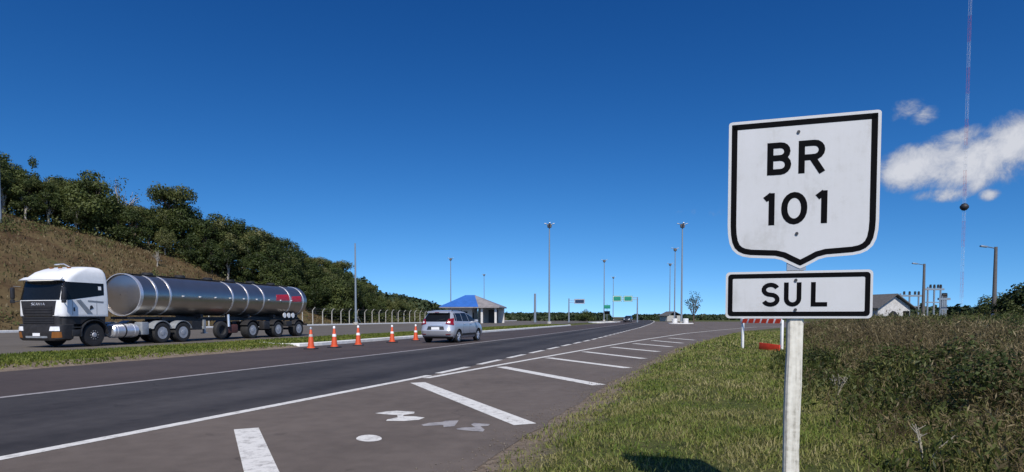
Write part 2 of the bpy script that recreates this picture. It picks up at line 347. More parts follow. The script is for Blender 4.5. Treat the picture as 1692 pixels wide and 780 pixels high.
def axis_pts(segs, lo, hi):
    a = []
    for x0, x1, d in segs: a += list(np.arange(x0, x1, d))
    x, d = segs[-1][1], segs[-1][2]
    while x < hi: a.append(x); d *= 1.18; x += d
    a.append(hi); x, d = segs[0][0], segs[0][2]; b = []
    while x > lo: d *= 1.18; x -= d; b.append(max(x, lo))
    return np.array(sorted(set(b + a)))
sg = axis_pts([(-2, 40, .25), (40, 170, 1.0)], -500, 6000); tg = axis_pts([(-30, 24, .25), (24, 58, 1.0), (58, 115, 1.0)], -4500, 4500)
SS, TT = np.meshgrid(sg, tg, indexing='ij'); ZZ = terrain(SS, TT)
X = SS*AX - TT*AY; Y = SS*AY + TT*AX
ns, nt_ = SS.shape; idx = np.arange(ns*nt_).reshape(ns, nt_)
quads = np.stack([idx[:-1, :-1], idx[1:, :-1], idx[1:, 1:], idx[:-1, 1:]], -1)[..., ::-1].reshape(-1, 4)
def ground_mat():
    m, n, l, b = new_mat('ground soil and turf')
    geo = n.new('ShaderNodeNewGeometry'); at = n.new('ShaderNodeAttribute'); at.attribute_name = 'dry'; ad = n.new('ShaderNodeAttribute'); ad.attribute_name = 'dirt'
    def noise(sc, det=7, ro=.6):
        q = n.new('ShaderNodeTexNoise'); q.inputs['Scale'].default_value = sc; q.inputs['Detail'].default_value = det; q.inputs['Roughness'].default_value = ro; l.new(geo.outputs['Position'], q.inputs['Vector']); return q.outputs[0]
    def ramp(f, stops):
        c = n.new('ShaderNodeValToRGB'); l.new(f, c.inputs[0]); e = c.color_ramp.elements
        while len(e) < len(stops): e.new(.5)
        for i, (p, k) in enumerate(stops): e[i].position = p; e[i].color = (*k, 1)
        return c.outputs[0]
    def mix(f, a, c):
        q = n.new('ShaderNodeMix'); q.data_type = 'RGBA'; l.new(f, q.inputs[0]); l.new(a, q.inputs[6]); l.new(c, q.inputs[7]); return q.outputs[2]
    turf = ramp(noise(2.2, 10, .7), [(.25, (.035, .045, .014)), (.5, (.075, .085, .024)), (.75, (.14, .12, .05))])
    dry = ramp(noise(.33, 10, .68), [(.28, (.045, .026, .015)), (.44, (.085, .055, .027)), (.58, (.12, .088, .042)), (.7, (.08, .076, .028)), (.85, (.045, .05, .017))])
    dirt = ramp(noise(6, 8, .7), [(.3, (.13, .095, .065)), (.7, (.27, .22, .17))])
    c = mix(at.outputs['Fac'], turf, dry); c = mix(ad.outputs['Fac'], c, dirt); l.new(c, b.inputs['Base Color']); b.inputs['Roughness'].default_value = .95; b.inputs['Specular IOR Level'].default_value = .15
    bp = n.new('ShaderNodeBump'); bp.inputs['Strength'].default_value = .8; bp.inputs['Distance'].default_value = .12; l.new(noise(3.0, 8, .7), bp.inputs['Height']); l.new(bp.outputs[0], b.inputs['Normal'])
    return m
ground = np_mesh('ground', np.stack([X, Y, ZZ], -1).reshape(-1, 3), quads.ravel(), np.arange(len(quads))*4, np.full(len(quads), 4), ground_mat(), smooth=True)
tag(ground, kind='structure')
dry = np.clip(sm((TT-55)/3), 0, 1).ravel(); dR = (pl(RB, SS) - TT + .25*fnoise(SS*1.7, TT*1.7, 21)).ravel()
dL = (TT - pl(LEFTE, SS)).ravel()
dirt = np.maximum(np.where((dR > -1) & (dR < .28), 1.0, np.clip(1-(dR-.28)/.4, 0, 1)*(dR > 0)), np.where((dL > -.5) & (dL < .55), 1.0, np.clip(1-(dL-.55)/.5, 0, 1)*(dL > 0)*(dL < 3)))
for nm, dat in (('dry', dry), ('dirt', dirt)):
    a = ground.data.attributes.new(nm, 'FLOAT', 'POINT'); a.data.foreach_set('value', dat.astype(np.float32))

# ------------------------------------------------------------------ roads, kerbs, markings
A_LANE = asphalt('dark lane asphalt', (.025, .023, .024), (.073, .067, .066), streak=.6, tracks=.5)
A_LEFT = asphalt('purple brown asphalt', (.042, .033, .031), (.088, .069, .063), streak=.3)
A_APRON = asphalt('brown asphalt', (.080, .064, .053), (.164, .134, .112), streak=.2)
A_FAR = asphalt('faded far asphalt', (.085, .074, .062), (.15, .132, .11), streak=.3)
WHITE = paint_mat('road paint', (.68, .66, .61), (.24, .22, .20), .62); FADED = paint_mat('faded road paint', (.34, .32, .31), (.11, .10, .10), .7)
def strip(name, fa, fb, ss, z, mat, kind='structure'):
    ss = np.asarray(ss, float); a, b = fa(ss), fb(ss); co = []; n = len(ss)
    K = 4
    for i in range(n):
        for k in range(K+1): co.append(ST(ss[i], a[i]+(b[i]-a[i])*k/K, z))
    fs = [(i*(K+1)+k, i*(K+1)+k+1, (i+1)*(K+1)+k+1, (i+1)*(K+1)+k) for i in range(n-1) for k in range(K)]
    o = MB().add(co, fs).build(name, mat, smooth=0)
    if o.data.polygons[0].normal.z < 0: o.data.flip_normals()
    return tag(o, kind=kind)
SR = np.concatenate([np.arange(-60, 0, 4), np.arange(0, 60, .5), np.arange(60, 200, 2), np.arange(200, 620, 8)])
C = lambda k: (lambda s: np.full_like(s, k))
strip('road', lambda s: pl(MAINR, s), lambda s: pl(MAINL, s), SR, 0.0, A_LANE)
strip('inner_lane', lambda s: pl(MAINL, s), lambda s: pl(LEFTE, s) + .05*fnoise(s*2.3, s*0, 4), SR, 0.0, A_LEFT)
SP = SR[SR < 186]
strip('exit_road', lambda s: pl(RB, s) + .10*fnoise(s*2.1, s*0, 8), lambda s: pl(MAINR, s), SP, 0.0, A_APRON)
strip('opposite_road', C(21.0), C(54.0), np.concatenate([np.arange(-60, 120, 3), np.arange(120, 420, 10)]), 0.0, A_FAR)
def kerb(name, pts, wd=.3, hg=.15, z=0.0, mat=None):
    mb = MB(); n = len(pts); vs = []
    for i, (s, t) in enumerate(pts):
        s0, t0 = pts[max(i-1, 0)]; s1, t1 = pts[min(i+1, n-1)]; d = Vector((s1-s0, t1-t0)).normalized(); q = Vector((-d.y, d.x))
        for k, zz in ((-.5, -.06), (-.5, hg-.02), (-.42, hg), (.42, hg), (.5, hg-.02), (.5, -.06)): vs.append(ST(s+q.x*wd*k, t+q.y*wd*k, z+zz))
    fs = [(i*6+k, i*6+(k+1) % 6, (i+1)*6+(k+1) % 6, (i+1)*6+k) for i in range(n-1) for k in range(6)] + [tuple(range(6)), tuple((n-1)*6+k for k in range(6))]
    return tag(mb.add(vs, fs).build(name, mat or MT['kerb'], smooth=0), kind='structure')
kerb('kerb', [(24.0, 18.6), (22.9, 17.2), (23.2, 16.1)] + [(s, float(pl(LEFTE, np.array(s)))+.12) for s in np.arange(24.5, 92, 3)] + [(93.5, 16.4), (94, 17.6), (93, 19)], .34, .15)
kerb('kerb', [(s, 54.1) for s in np.arange(-30, 240, 6)], .35, .2)
def island(name, cs, ct, ls, lt):
    pts = []
    for k in range(25):
        q = 2*math.pi*k/24; c_, s_ = math.cos(q), math.sin(q); pts.append((cs+ls*math.copysign(abs(c_)**.7, c_), ct+lt*math.copysign(abs(s_)**.9, s_)))
    kerb(name, pts, .4, .15)
island('kerb', *to_st(*PD(1000, 530, 150)[:2]), 16, 3.0); island('kerb', *to_st(*PD(1125, 535, 118)[:2]), 2.6, 2.2)
def line(name, f, s0, s1, wd, mat, z=.004, step=.5): strip(name, lambda s: f(s)-wd/2, lambda s: f(s)+wd/2, np.arange(s0, s1+step*.9, step), z, mat)
line('edge_line', lambda s: pl(MAINR, s), -20, 12.4, .17, WHITE)
line('lane_line', lambda s: pl(MAINL, s), -20, 280, .17, FADED)
EX = np.array([(11.6, 5.2), (15, 4.75), (19.5, 4.15), (28, 3.0), (37, 1.65), (50, -.6), (65, -4.3), (85, -10), (110, -24)])
SPL = lambda s: pl(EX, s)
line('exit_line', SPL, 11.9, 108, .17, WHITE)
s = 13.0
while s < 74:                                # dashes between the highway lane and the exit lane
    line('lane_dash', lambda q: pl(MAINR, q), s, min(s+1.9, 74), .19, WHITE, step=.38); s += 2.75
line('edge_line', lambda s: pl(MAINR, s), 74.5, 280, .17, WHITE)
def flat(name, pix, mat, z=.004):
    pts = [PG(x, y, z) for x, y in pix]; o = MB().add(pts, [tuple(range(len(pts)))]).build(name, mat, smooth=0)
    if o.data.polygons[0].normal.z < 0: o.data.flip_normals()
    return tag(o, kind='structure')
for a, b, wd in (((407, 708), (436, 790), .265), ((690, 632), (868, 701), .30), ((828, 606), (990, 636), .30), ((905, 591), (1038, 608), .28), ((965, 581), (1064, 592.5), .28), ((1010, 573.5), (1088, 581), .28), ((1047, 567.5), (1110, 573), .28), ((1078, 562.5), (1128, 567), .28), ((1105, 558.5), (1148, 562), .28)):
    p, q = PG(*a, .004), PG(*b, .004); d = (q-p).normalized(); n_ = Vector((-d.y, d.x, 0))*wd/2
    o = MB().add([p-n_, p+n_, q+n_, q-n_], [(0, 1, 2, 3)]).build('hatch_stripe', WHITE, smooth=0)
    if o.data.polygons[0].normal.z < 0: o.data.flip_normals()
    tag(o, kind='structure')
zp = lambda L_: [(360+x/3.384, 580+y/3.384) for x, y in L_]
flat('road_letter', zp([(880, 348), (940, 338), (1000, 334), (1100, 340), (1097, 349), (1040, 357), (1035, 364), (1100, 365), (1157, 372), (1125, 384), (1040, 391), (940, 390), (948, 382), (1005, 371), (1003, 358), (940, 354)]), WHITE)
flat('road_letter', zp([(1138, 412), (1180, 402), (1255, 396), (1272, 390), (1346, 388), (1335, 404), (1322, 420), (1262, 426), (1260, 414), (1150, 419)]), FADED)
flat('road_letter', zp([(1333, 433), (1385, 426), (1438, 426), (1416, 411), (1430, 402), (1522, 409), (1512, 418), (1468, 421), (1492, 439), (1482, 451), (1415, 446), (1340, 440)]), FADED)
flat('road_letter', zp([(845+72*math.cos(k*math.pi/10), 490+(16 if math.sin(k*math.pi/10) > 0 else 22)*math.sin(k*math.pi/10)) for k in range(20)]), WHITE)

# ------------------------------------------------------------------ route sign
def offset(poly, d):
    n = len(poly); out_ = []
    for i in range(n):
        a, b, c = Vector(poly[i-1]), Vector(poly[i]), Vector(poly[(i+1) % n]); e1 = (b-a).normalized(); e2 = (c-b).normalized()
        n1, n2 = Vector((-e1.y, e1.x)), Vector((-e2.y, e2.x)); k = (n1+n2); k = k/max(k.dot(n1), .35); out_.append(tuple(b + k*d))
    return out_
def stroke(mb, pts, wd, fr, d0, d1, closed=False):
    P = [Vector(p) for p in pts]; n = len(P); Lf, Rt = [], []
    for i in range(n):
        if closed: e1, e2 = (P[i]-P[i-1]).normalized(), (P[(i+1) % n]-P[i]).normalized()
        else: e1 = (P[i]-P[i-1]).normalized() if i else (P[1]-P[0]).normalized(); e2 = (P[i+1]-P[i]).normalized() if i < n-1 else e1
        n1, n2 = Vector((-e1.y, e1.x)), Vector((-e2.y, e2.x)); k = n1+n2; k = k/max(k.dot(n1), .4); Lf.append(tuple(P[i]+k*wd/2)); Rt.append(tuple(P[i]-k*wd/2))
    if closed: mb.ring(Lf, Rt, d0, d1, fr)
    else: mb.prism(Lf + Rt[::-1], d0, d1, fr)
def arc(cx, cy, rx, ry, a0, a1, n=8): return [(cx+rx*math.cos(R_(a0+(a1-a0)*i/n)), cy+ry*math.sin(R_(a0+(a1-a0)*i/n))) for i in range(n+1)]
def glyph(mb, ch, x, y, w_, h_, st, fr, d0, d1):
    """x, y = lower left corner, outline width w_ and height h_ with stroke st; each stroke a hair deeper than the last"""
    k = [0]; a = st/2; X0, X1, Y0, Y1 = x+a, x+w_-a, y+a, y+h_-a; my = y+h_*.52
    def S_(p, closed=False): stroke(mb, p, st, fr, d0, d1+k[0]*.0003, closed); k[0] += 1
    if ch == 'B':
        S_([(X0, y), (X0, y+h_)]); r1 = (Y1-my)/2; r2 = (my-Y0)/2
        S_([(X0, Y1), (X1-r1-.004, Y1)] + arc(X1-r1-.004, my+r1, r1, r1, 90, -90)[1:] + [(X0, my)]); S_([(X0, my), (X1-r2, my)] + arc(X1-r2, Y0+r2, r2, r2, 90, -90)[1:] + [(X0, Y0)])
    if ch == 'R':
        S_([(X0, y), (X0, y+h_)]); r1 = (Y1-(my-.006))/2
        S_([(X0, Y1), (X1-r1, Y1)] + arc(X1-r1, Y1-r1, r1, r1, 90, -90)[1:] + [(X0, my-.006)]); S_([(X0+(X1-X0)*.48, my), (X1+.003, y)])
    if ch == '1': S_([(X1, y), (X1, y+h_)]); S_([(x, y+h_*.80), (X1, y+h_*.955)])
    if ch == '0':
        r = (X1-X0)/2; q = r*1.35; S_(arc((X0+X1)/2, Y1-q, r, q, 0, 180, 10) + arc((X0+X1)/2, Y0+q, r, q, 180, 360, 10), True)
    if ch == 'S':
        r = (X1-X0)/2; ry = (Y1-Y0)/4; cx = (X0+X1)/2
        S_(arc(cx, Y1-ry, r, ry, 20, 90, 4) + arc(cx, Y1-ry, r, ry, 90, 250, 8)[1:] + arc(cx, Y0+ry, r, ry, 70, -90, 8) + arc(cx, Y0+ry, r, ry, -90, -160, 4)[1:])
    if ch == 'U':
        r = (X1-X0)/2; S_([(X0, y+h_), (X0, Y0+r)] + arc((X0+X1)/2, Y0+r, r, r, 180, 360, 10)[1:] + [(X1, y+h_)])
    if ch == 'L': S_([(X0, y+h_), (X0, Y0), (x+w_, Y0)])
def sheeting_mat():
    m, n, l, b = new_mat('weathered sign sheeting'); tcn = n.new('ShaderNodeTexCoord'); mp = n.new('ShaderNodeMapping'); mp.inputs['Scale'].default_value = (9, 9, 1.2); l.new(tcn.outputs['Object'], mp.inputs[0])
    a = n.new('ShaderNodeTexNoise'); a.inputs['Scale'].default_value = 1.6; a.inputs['Detail'].default_value = 8; a.inputs['Roughness'].default_value = .7; l.new(mp.outputs[0], a.inputs['Vector'])
    c = n.new('ShaderNodeTexNoise'); c.inputs['Scale'].default_value = 5; c.inputs['Detail'].default_value = 9; c.inputs['Roughness'].default_value = .75; l.new(tcn.outputs['Object'], c.inputs['Vector'])
    ad = n.new('ShaderNodeMath'); ad.operation = 'MULTIPLY_ADD'; l.new(a.outputs[0], ad.inputs[0]); ad.inputs[1].default_value = .6; l.new(c.outputs[0], ad.inputs[2])
    r = n.new('ShaderNodeValToRGB'); l.new(ad.outputs[0], r.inputs[0]); e = r.color_ramp.elements; e[0].position = .62; e[0].color = (.545, .545, .55, 1); e[1].position = 1.05; e[1].color = (.46, .455, .445, 1); k = e.new(.84); k.color = (.525, .525, .525, 1)
    l.new(r.outputs[0], b.inputs['Base Color']); b.inputs['Roughness'].default_value = .42; b.inputs['Specular IOR Level'].default_value = .4; return m
MT['sign_white'] = sheeting_mat()
SIGN_D = 2.95
pc = PD(1312, 530, SIGN_D+.05); yaw = math.radians(-17.0)
sign = thing('route_sign', 'white shield route sign reading BR 101 over a SUL plate on a whitewashed wooden post', 'road sign', (pc.x, pc.y, tz(pc.x, pc.y)), yaw)
z0 = sign.location.z
mb = MB(); n_ = 14; vs = []
for i in range(n_+1):
    zz = -.35 + (2.12-z0+.35)*i/n_; ww = .0355+.0012*math.sin(i*2.1); dx = .004*math.sin(i*.9)
    for qx, qy in ((-1, -.72), (-.72, -1), (.72, -1), (1, -.72), (1, .72), (.72, 1), (-.72, 1), (-1, .72)): vs.append((qx*ww+dx, qy*ww, zz))
mb.add(vs, [(i*8+k, i*8+(k+1) % 8, (i+1)*8+(k+1) % 8, (i+1)*8+k) for i in range(n_) for k in range(8)] + [tuple(range(8)), tuple(n_*8+k for k in range(8))])
def post_mat():
    m, n, l, b = new_mat('peeling whitewashed wood'); tcn = n.new('ShaderNodeTexCoord'); mp = n.new('ShaderNodeMapping'); mp.inputs['Scale'].default_value = (26, 26, 1.3); l.new(tcn.outputs['Object'], mp.inputs[0])
    q = n.new('ShaderNodeTexNoise'); q.inputs['Scale'].default_value = 1.0; q.inputs['Detail'].default_value = 8; q.inputs['Roughness'].default_value = .7; l.new(mp.outputs[0], q.inputs['Vector'])
    q2 = n.new('ShaderNodeTexNoise'); q2.inputs['Scale'].default_value = 45; q2.inputs['Detail'].default_value = 4; l.new(tcn.outputs['Object'], q2.inputs['Vector'])
    ad = n.new('ShaderNodeMath'); ad.operation = 'MULTIPLY_ADD'; l.new(q2.outputs[0], ad.inputs[0]); ad.inputs[1].default_value = .35; l.new(q.outputs[0], ad.inputs[2])
    c = n.new('ShaderNodeValToRGB'); l.new(ad.outputs[0], c.inputs[0]); e = c.color_ramp.elements
    e[0].position = .56; e[0].color = (.72, .69, .60, 1); e[1].position = .90; e[1].color = (.17, .15, .11, 1); k = e.new(.72); k.color = (.56, .53, .45, 1)
    l.new(c.outputs[0], b.inputs['Base Color']); b.inputs['Roughness'].default_value = .8
    bp = n.new('ShaderNodeBump'); bp.inputs['Strength'].default_value = .5; bp.inputs['Distance'].default_value = .004; l.new(ad.outputs[0], bp.inputs['Height']); l.new(bp.outputs[0], b.inputs['Normal']); return m
mb.build('post', post_mat(), sign, 40)
YF = -.046                                    # front of the plates, local y
half = [(0, 0), (.318, 0), (.329, .003), (.3345, .011), (.3345, .25), (.3345, .42), (.3345, .51), (.332, .556), (.325, .597), (.311, .629), (.289, .651), (.262, .664), (.228, .671), (.165, .675), (.115, .678), (.082, .687), (.050, .705), (.014, .724)]
outl = [(x, -y) for x, y in half[1:]] + [(0, -.730)] + [(-x, -y) for x, y in half[:0:-1]]
zt = PD(1205, 203, 3.05).z - z0; SX = .016                              # shield top, and its centre beside the post
fr_sh = lambda x, y, d: Vector((SX+x, YF-d, zt+y))
rev = outl                                    # clockwise seen from the front
pb = MB(); pb.prism(outl, -.0025, .0, fr_sh); plate = pb.build('shield_plate', MT['sign_white'], sign, 30)
o1, o2 = offset(outl, -.014), offset(outl, -.0405)
MB().ring(o1, o2, -.001, .0012, fr_sh).build('border', MT['black'], plate, 0)
lx = -.006
for ch, x, y, w_, h_, st in (('B', -.150, -.272, .108, .156, .028), ('R', -.010, -.272, .116, .156, .028), ('1', -.157, -.515, .044, .156, .027), ('0', -.083, -.515, .116, .156, .028), ('1', .076, -.515, .044, .156, .027)): 
    lt = MB(); glyph(lt, ch, x+lx, y, w_, h_, st, fr_sh, -.001, .0012); lt.build('letter', MT['black'], plate, 0)
def bolt(c, par):
    MB().lathe([(.0045, .004), (.0045, .001), (.0075, .001), (.0075, -.002)][::-1], c, 'Y', 10).build('bolt', MT['darkgrey'], par)
for zz in (zt-.073, zt-.56): bolt((-.002, YF-.004, zz), plate)
zb = PD(1198, 526, 3.05).z - z0; hp = PD(1200, 450, 3.05).z - z0 - zb; wp = .655
fr_pl = lambda x, y, d: Vector((.004+x, YF-d, zb+y))
def rrect(x0, y0, x1, y1, r, n=5): return arc(x1-r, y1-r, r, r, 90, 0, n) + arc(x1-r, y0+r, r, r, 0, -90, n) + arc(x0+r, y0+r, r, r, -90, -180, n) + arc(x0+r, y1-r, r, r, 180, 90, n)
pb = MB(); pb.prism(rrect(-wp/2, 0, wp/2, hp, .02), -.0025, 0, fr_pl); plate2 = pb.build('direction_plate', MT['sign_white'], sign)
MB().ring(rrect(-wp/2+.011, .011, wp/2-.011, hp-.011, .016), rrect(-wp/2+.033, .033, wp/2-.033, hp-.033, .006), -.001, .0012, fr_pl).build('border', MT['black'], plate2, 0)
for ch, x, w_ in (('S', -.160, .083), ('U', -.058, .078), ('L', .062, .072)): lt = MB(); glyph(lt, ch, x, hp/2-.058, w_, .118, .021, fr_pl, -.001, .0012); lt.build('letter', MT['black'], plate2, 0)
for zz in (zb+hp-.045, zb+.042): bolt((-.002, YF-.004, zz), plate2)
br = MB(); br.box((0, YF+.008, zt-.72), (.085, .010, .035)); br.build('bracket', MT['metal'], sign, 0)

# ------------------------------------------------------------------ vehicles
def lv(levels, z):
    zs = [l_[0] for l_ in levels]; return [float(np.interp(z, zs, [l_[k] for l_ in levels])) for k in range(1, len(levels[0]))]
def outline(xr, xf, hw, rr, rf, bow_r, bow_f, ns_=10, nc=6, ne=5):
    """half plan outline from rear centre round the left side to front centre"""
    pts = []
    for i in range(ne): y = (hw-rr)*i/ne; pts.append((xr - bow_r*(1-(y/hw)**2), y))
    for i in range(nc+1):
        q = math.pi/2*i/nc; x, y = xr+rr-rr*math.cos(q), hw-rr+rr*math.sin(q); pts.append((x - bow_r*(1-(y/hw)**2), y))
    for i in range(1, ns_): pts.append((xr+rr+(xf-rf-xr-rr)*i/ns_, hw))
    for i in range(nc+1):
        q = math.pi/2*(1-i/nc); x, y = xf-rf+rf*math.cos(q), hw-rf+rf*math.sin(q); pts.append((x + bow_f*(1-(y/hw)**2), y))
    for i in range(ne-1, -1, -1): y = (hw-rf)*i/ne; pts.append((xf + bow_f*(1-(y/hw)**2), y))
    return pts
def sliced(levels, mb=None, mi=0):
    """closed body from plan slices (z, rear x, front x, half width, rear and front corner radius, rear and front bow)"""
    mb = mb or MB(); rings = []
    for l_ in levels:
        h_ = outline(*l_[1:]); full = h_ + [(x, -y) for x, y in h_[-2:0:-1]]; rings.append([Vector((x, y, l_[0])) for x, y in full])
    n = len(rings[0]); vs = [p for r in rings for p in r]; k = len(rings)
    fs = [(i*n+j, i*n+(j+1) % n, (i+1)*n+(j+1) % n, (i+1)*n+j) for i in range(k-1) for j in range(n)] + [tuple(range(n))[::-1], tuple((k-1)*n+j for j in range(n))]
    return mb.add(vs, fs, mi)
def surf(levels, side):
    """point and normal on a sliced body: 'L'/'R' take (x, z), 'B'/'F' take (y, z)"""
    def pt(a, z):
        xr, xf, hw, rr, rf, br_, bf = lv(levels, z); h_ = outline(xr, xf, hw, rr, rf, br_, bf, nc=10)
        xs = [p[0] for p in h_]; ys = [p[1] for p in h_]
        if side in 'LR': y = float(np.interp(a, xs, ys)); return Vector((a, y if side == 'L' else -y, z))
        m = len(h_)//2; hh = h_[:m] if side == 'B' else h_[m:][::-1]
        x = float(np.interp(abs(a), [p[1] for p in hh], [p[0] for p in hh])); return Vector((x, a, z))
    def fn(a, z):
        e = .012; p = pt(a, z); du = pt(a+e, z)-pt(a-e, z); dv = pt(a, z+e)-pt(a, z-e); n = du.cross(dv).normalized()
        want = {'L': (0, 1, 0), 'R': (0, -1, 0), 'B': (-1, 0, 0), 'F': (1, 0, 0)}[side]
        return p, (n if n.dot(Vector(want)) > 0 else -n)
    return fn
def wheel(par, loc, r, wd, side, style):
    """tyre mesh with a rim child; side = +1 when the outer face looks to +y"""
    e = wd/2; pr = [(r*.60, -e*.9), (r*.80, -e), (r*.95, -e*.92), (r, -e*.70), (r, -e*.3), (r*.985, -e*.28), (r*.985, -e*.18), (r, -e*.16), (r, e*.16), (r*.985, e*.18), (r*.985, e*.28), (r, e*.3), (r, e*.70), (r*.95, e*.92), (r*.80, e), (r*.60, e*.9)]
    t = MB().lathe(pr, (0, 0, 0), 'Y', 28).build('wheel', MT['rubber'], par, 40); t.location = loc
    rm = MB(); f = side
    if style == 'truck_front': rm.lathe([(r*.60, f*e*.88), (r*.56, f*e*.7), (r*.50, f*e*.55), (r*.30, f*e*.78), (r*.20, f*e*.95), (r*.18, f*e*1.12), (.001, f*e*1.15)], (0, 0, 0), 'Y', 24)
    elif style == 'truck_rear': rm.lathe([(r*.60, f*e*.92), (r*.56, f*e*.8), (r*.52, f*e*.45), (r*.33, f*e*.35), (r*.29, f*e*.5), (r*.26, f*e*.95), (.001, f*e*1.0)], (0, 0, 0), 'Y', 24)
    if style.startswith('truck'):
        for k in range(10):
            q = 2*math.pi*k/10; rr = r*.36; yy = f*e*(.70 if 'front' in style else .40); rm.tube([(rr*math.cos(q), yy-.02*f, rr*math.sin(q)), (rr*math.cos(q), yy+.05*f, rr*math.sin(q))], .018, 6)
        rm.build('rim', MT['rimdark'], t, 40)
    else:
        rm.lathe([(r*.64, f*e*.92), (r*.60, f*e*.75), (r*.58, f*e*.2), (.001, f*e*.15)], (0, 0, 0), 'Y', 28, mi=1)
        for k in range(5):
            for dq in (-.16, .16):
                q = 2*math.pi*k/5+.3; c0 = Vector((r*.10*math.cos(q), f*e*.82, r*.10*math.sin(q))); c1 = Vector((r*.60*math.cos(q+dq), f*e*.80, r*.60*math.sin(q+dq))); rm.tube([c0, c1], [.035, .022], 6)
        rm.lathe([(r*.62, f*e*.86), (r*.64, f*e*.94), (r*.585, f*e*.92)], (0, 0, 0), 'Y', 28); rm.lathe([(r*.15, f*e*.7), (r*.14, f*e*.95), (.001, f*e)], (0, 0, 0), 'Y', 14)
        rm.build('rim', [MT['alu'], MT['darkgrey']], t, 40)
    return t
def cut(o, cyls, dark_i):
    """cut wheel arches out of a closed body, then drop the cutter"""
    mb = MB()
    for c, r, wd in cyls: mb.lathe([(r, -wd/2), (r, wd/2)], c, 'Y', 32, mi=dark_i)
    cu = mb.build('cutter', list(o.data.materials), None, 0)
    md = o.modifiers.new('arch', 'BOOLEAN'); md.operation = 'DIFFERENCE'; md.solver = 'EXACT'; md.object = cu
    par = o.parent; o.parent = None; bpy.context.view_layer.update()
    me = bpy.data.meshes.new_from_object(o.evaluated_get(bpy.context.evaluated_depsgraph_get()))
    o.modifiers.clear(); o.data = me; o.parent = par
    if par is not None: o.matrix_parent_inverse = Matrix.Identity(4)
    bpy.data.objects.remove(cu)
    me.polygons.foreach_set('use_smooth', [True]*len(me.polygons)); me.set_sharp_from_angle(angle=R_(32))

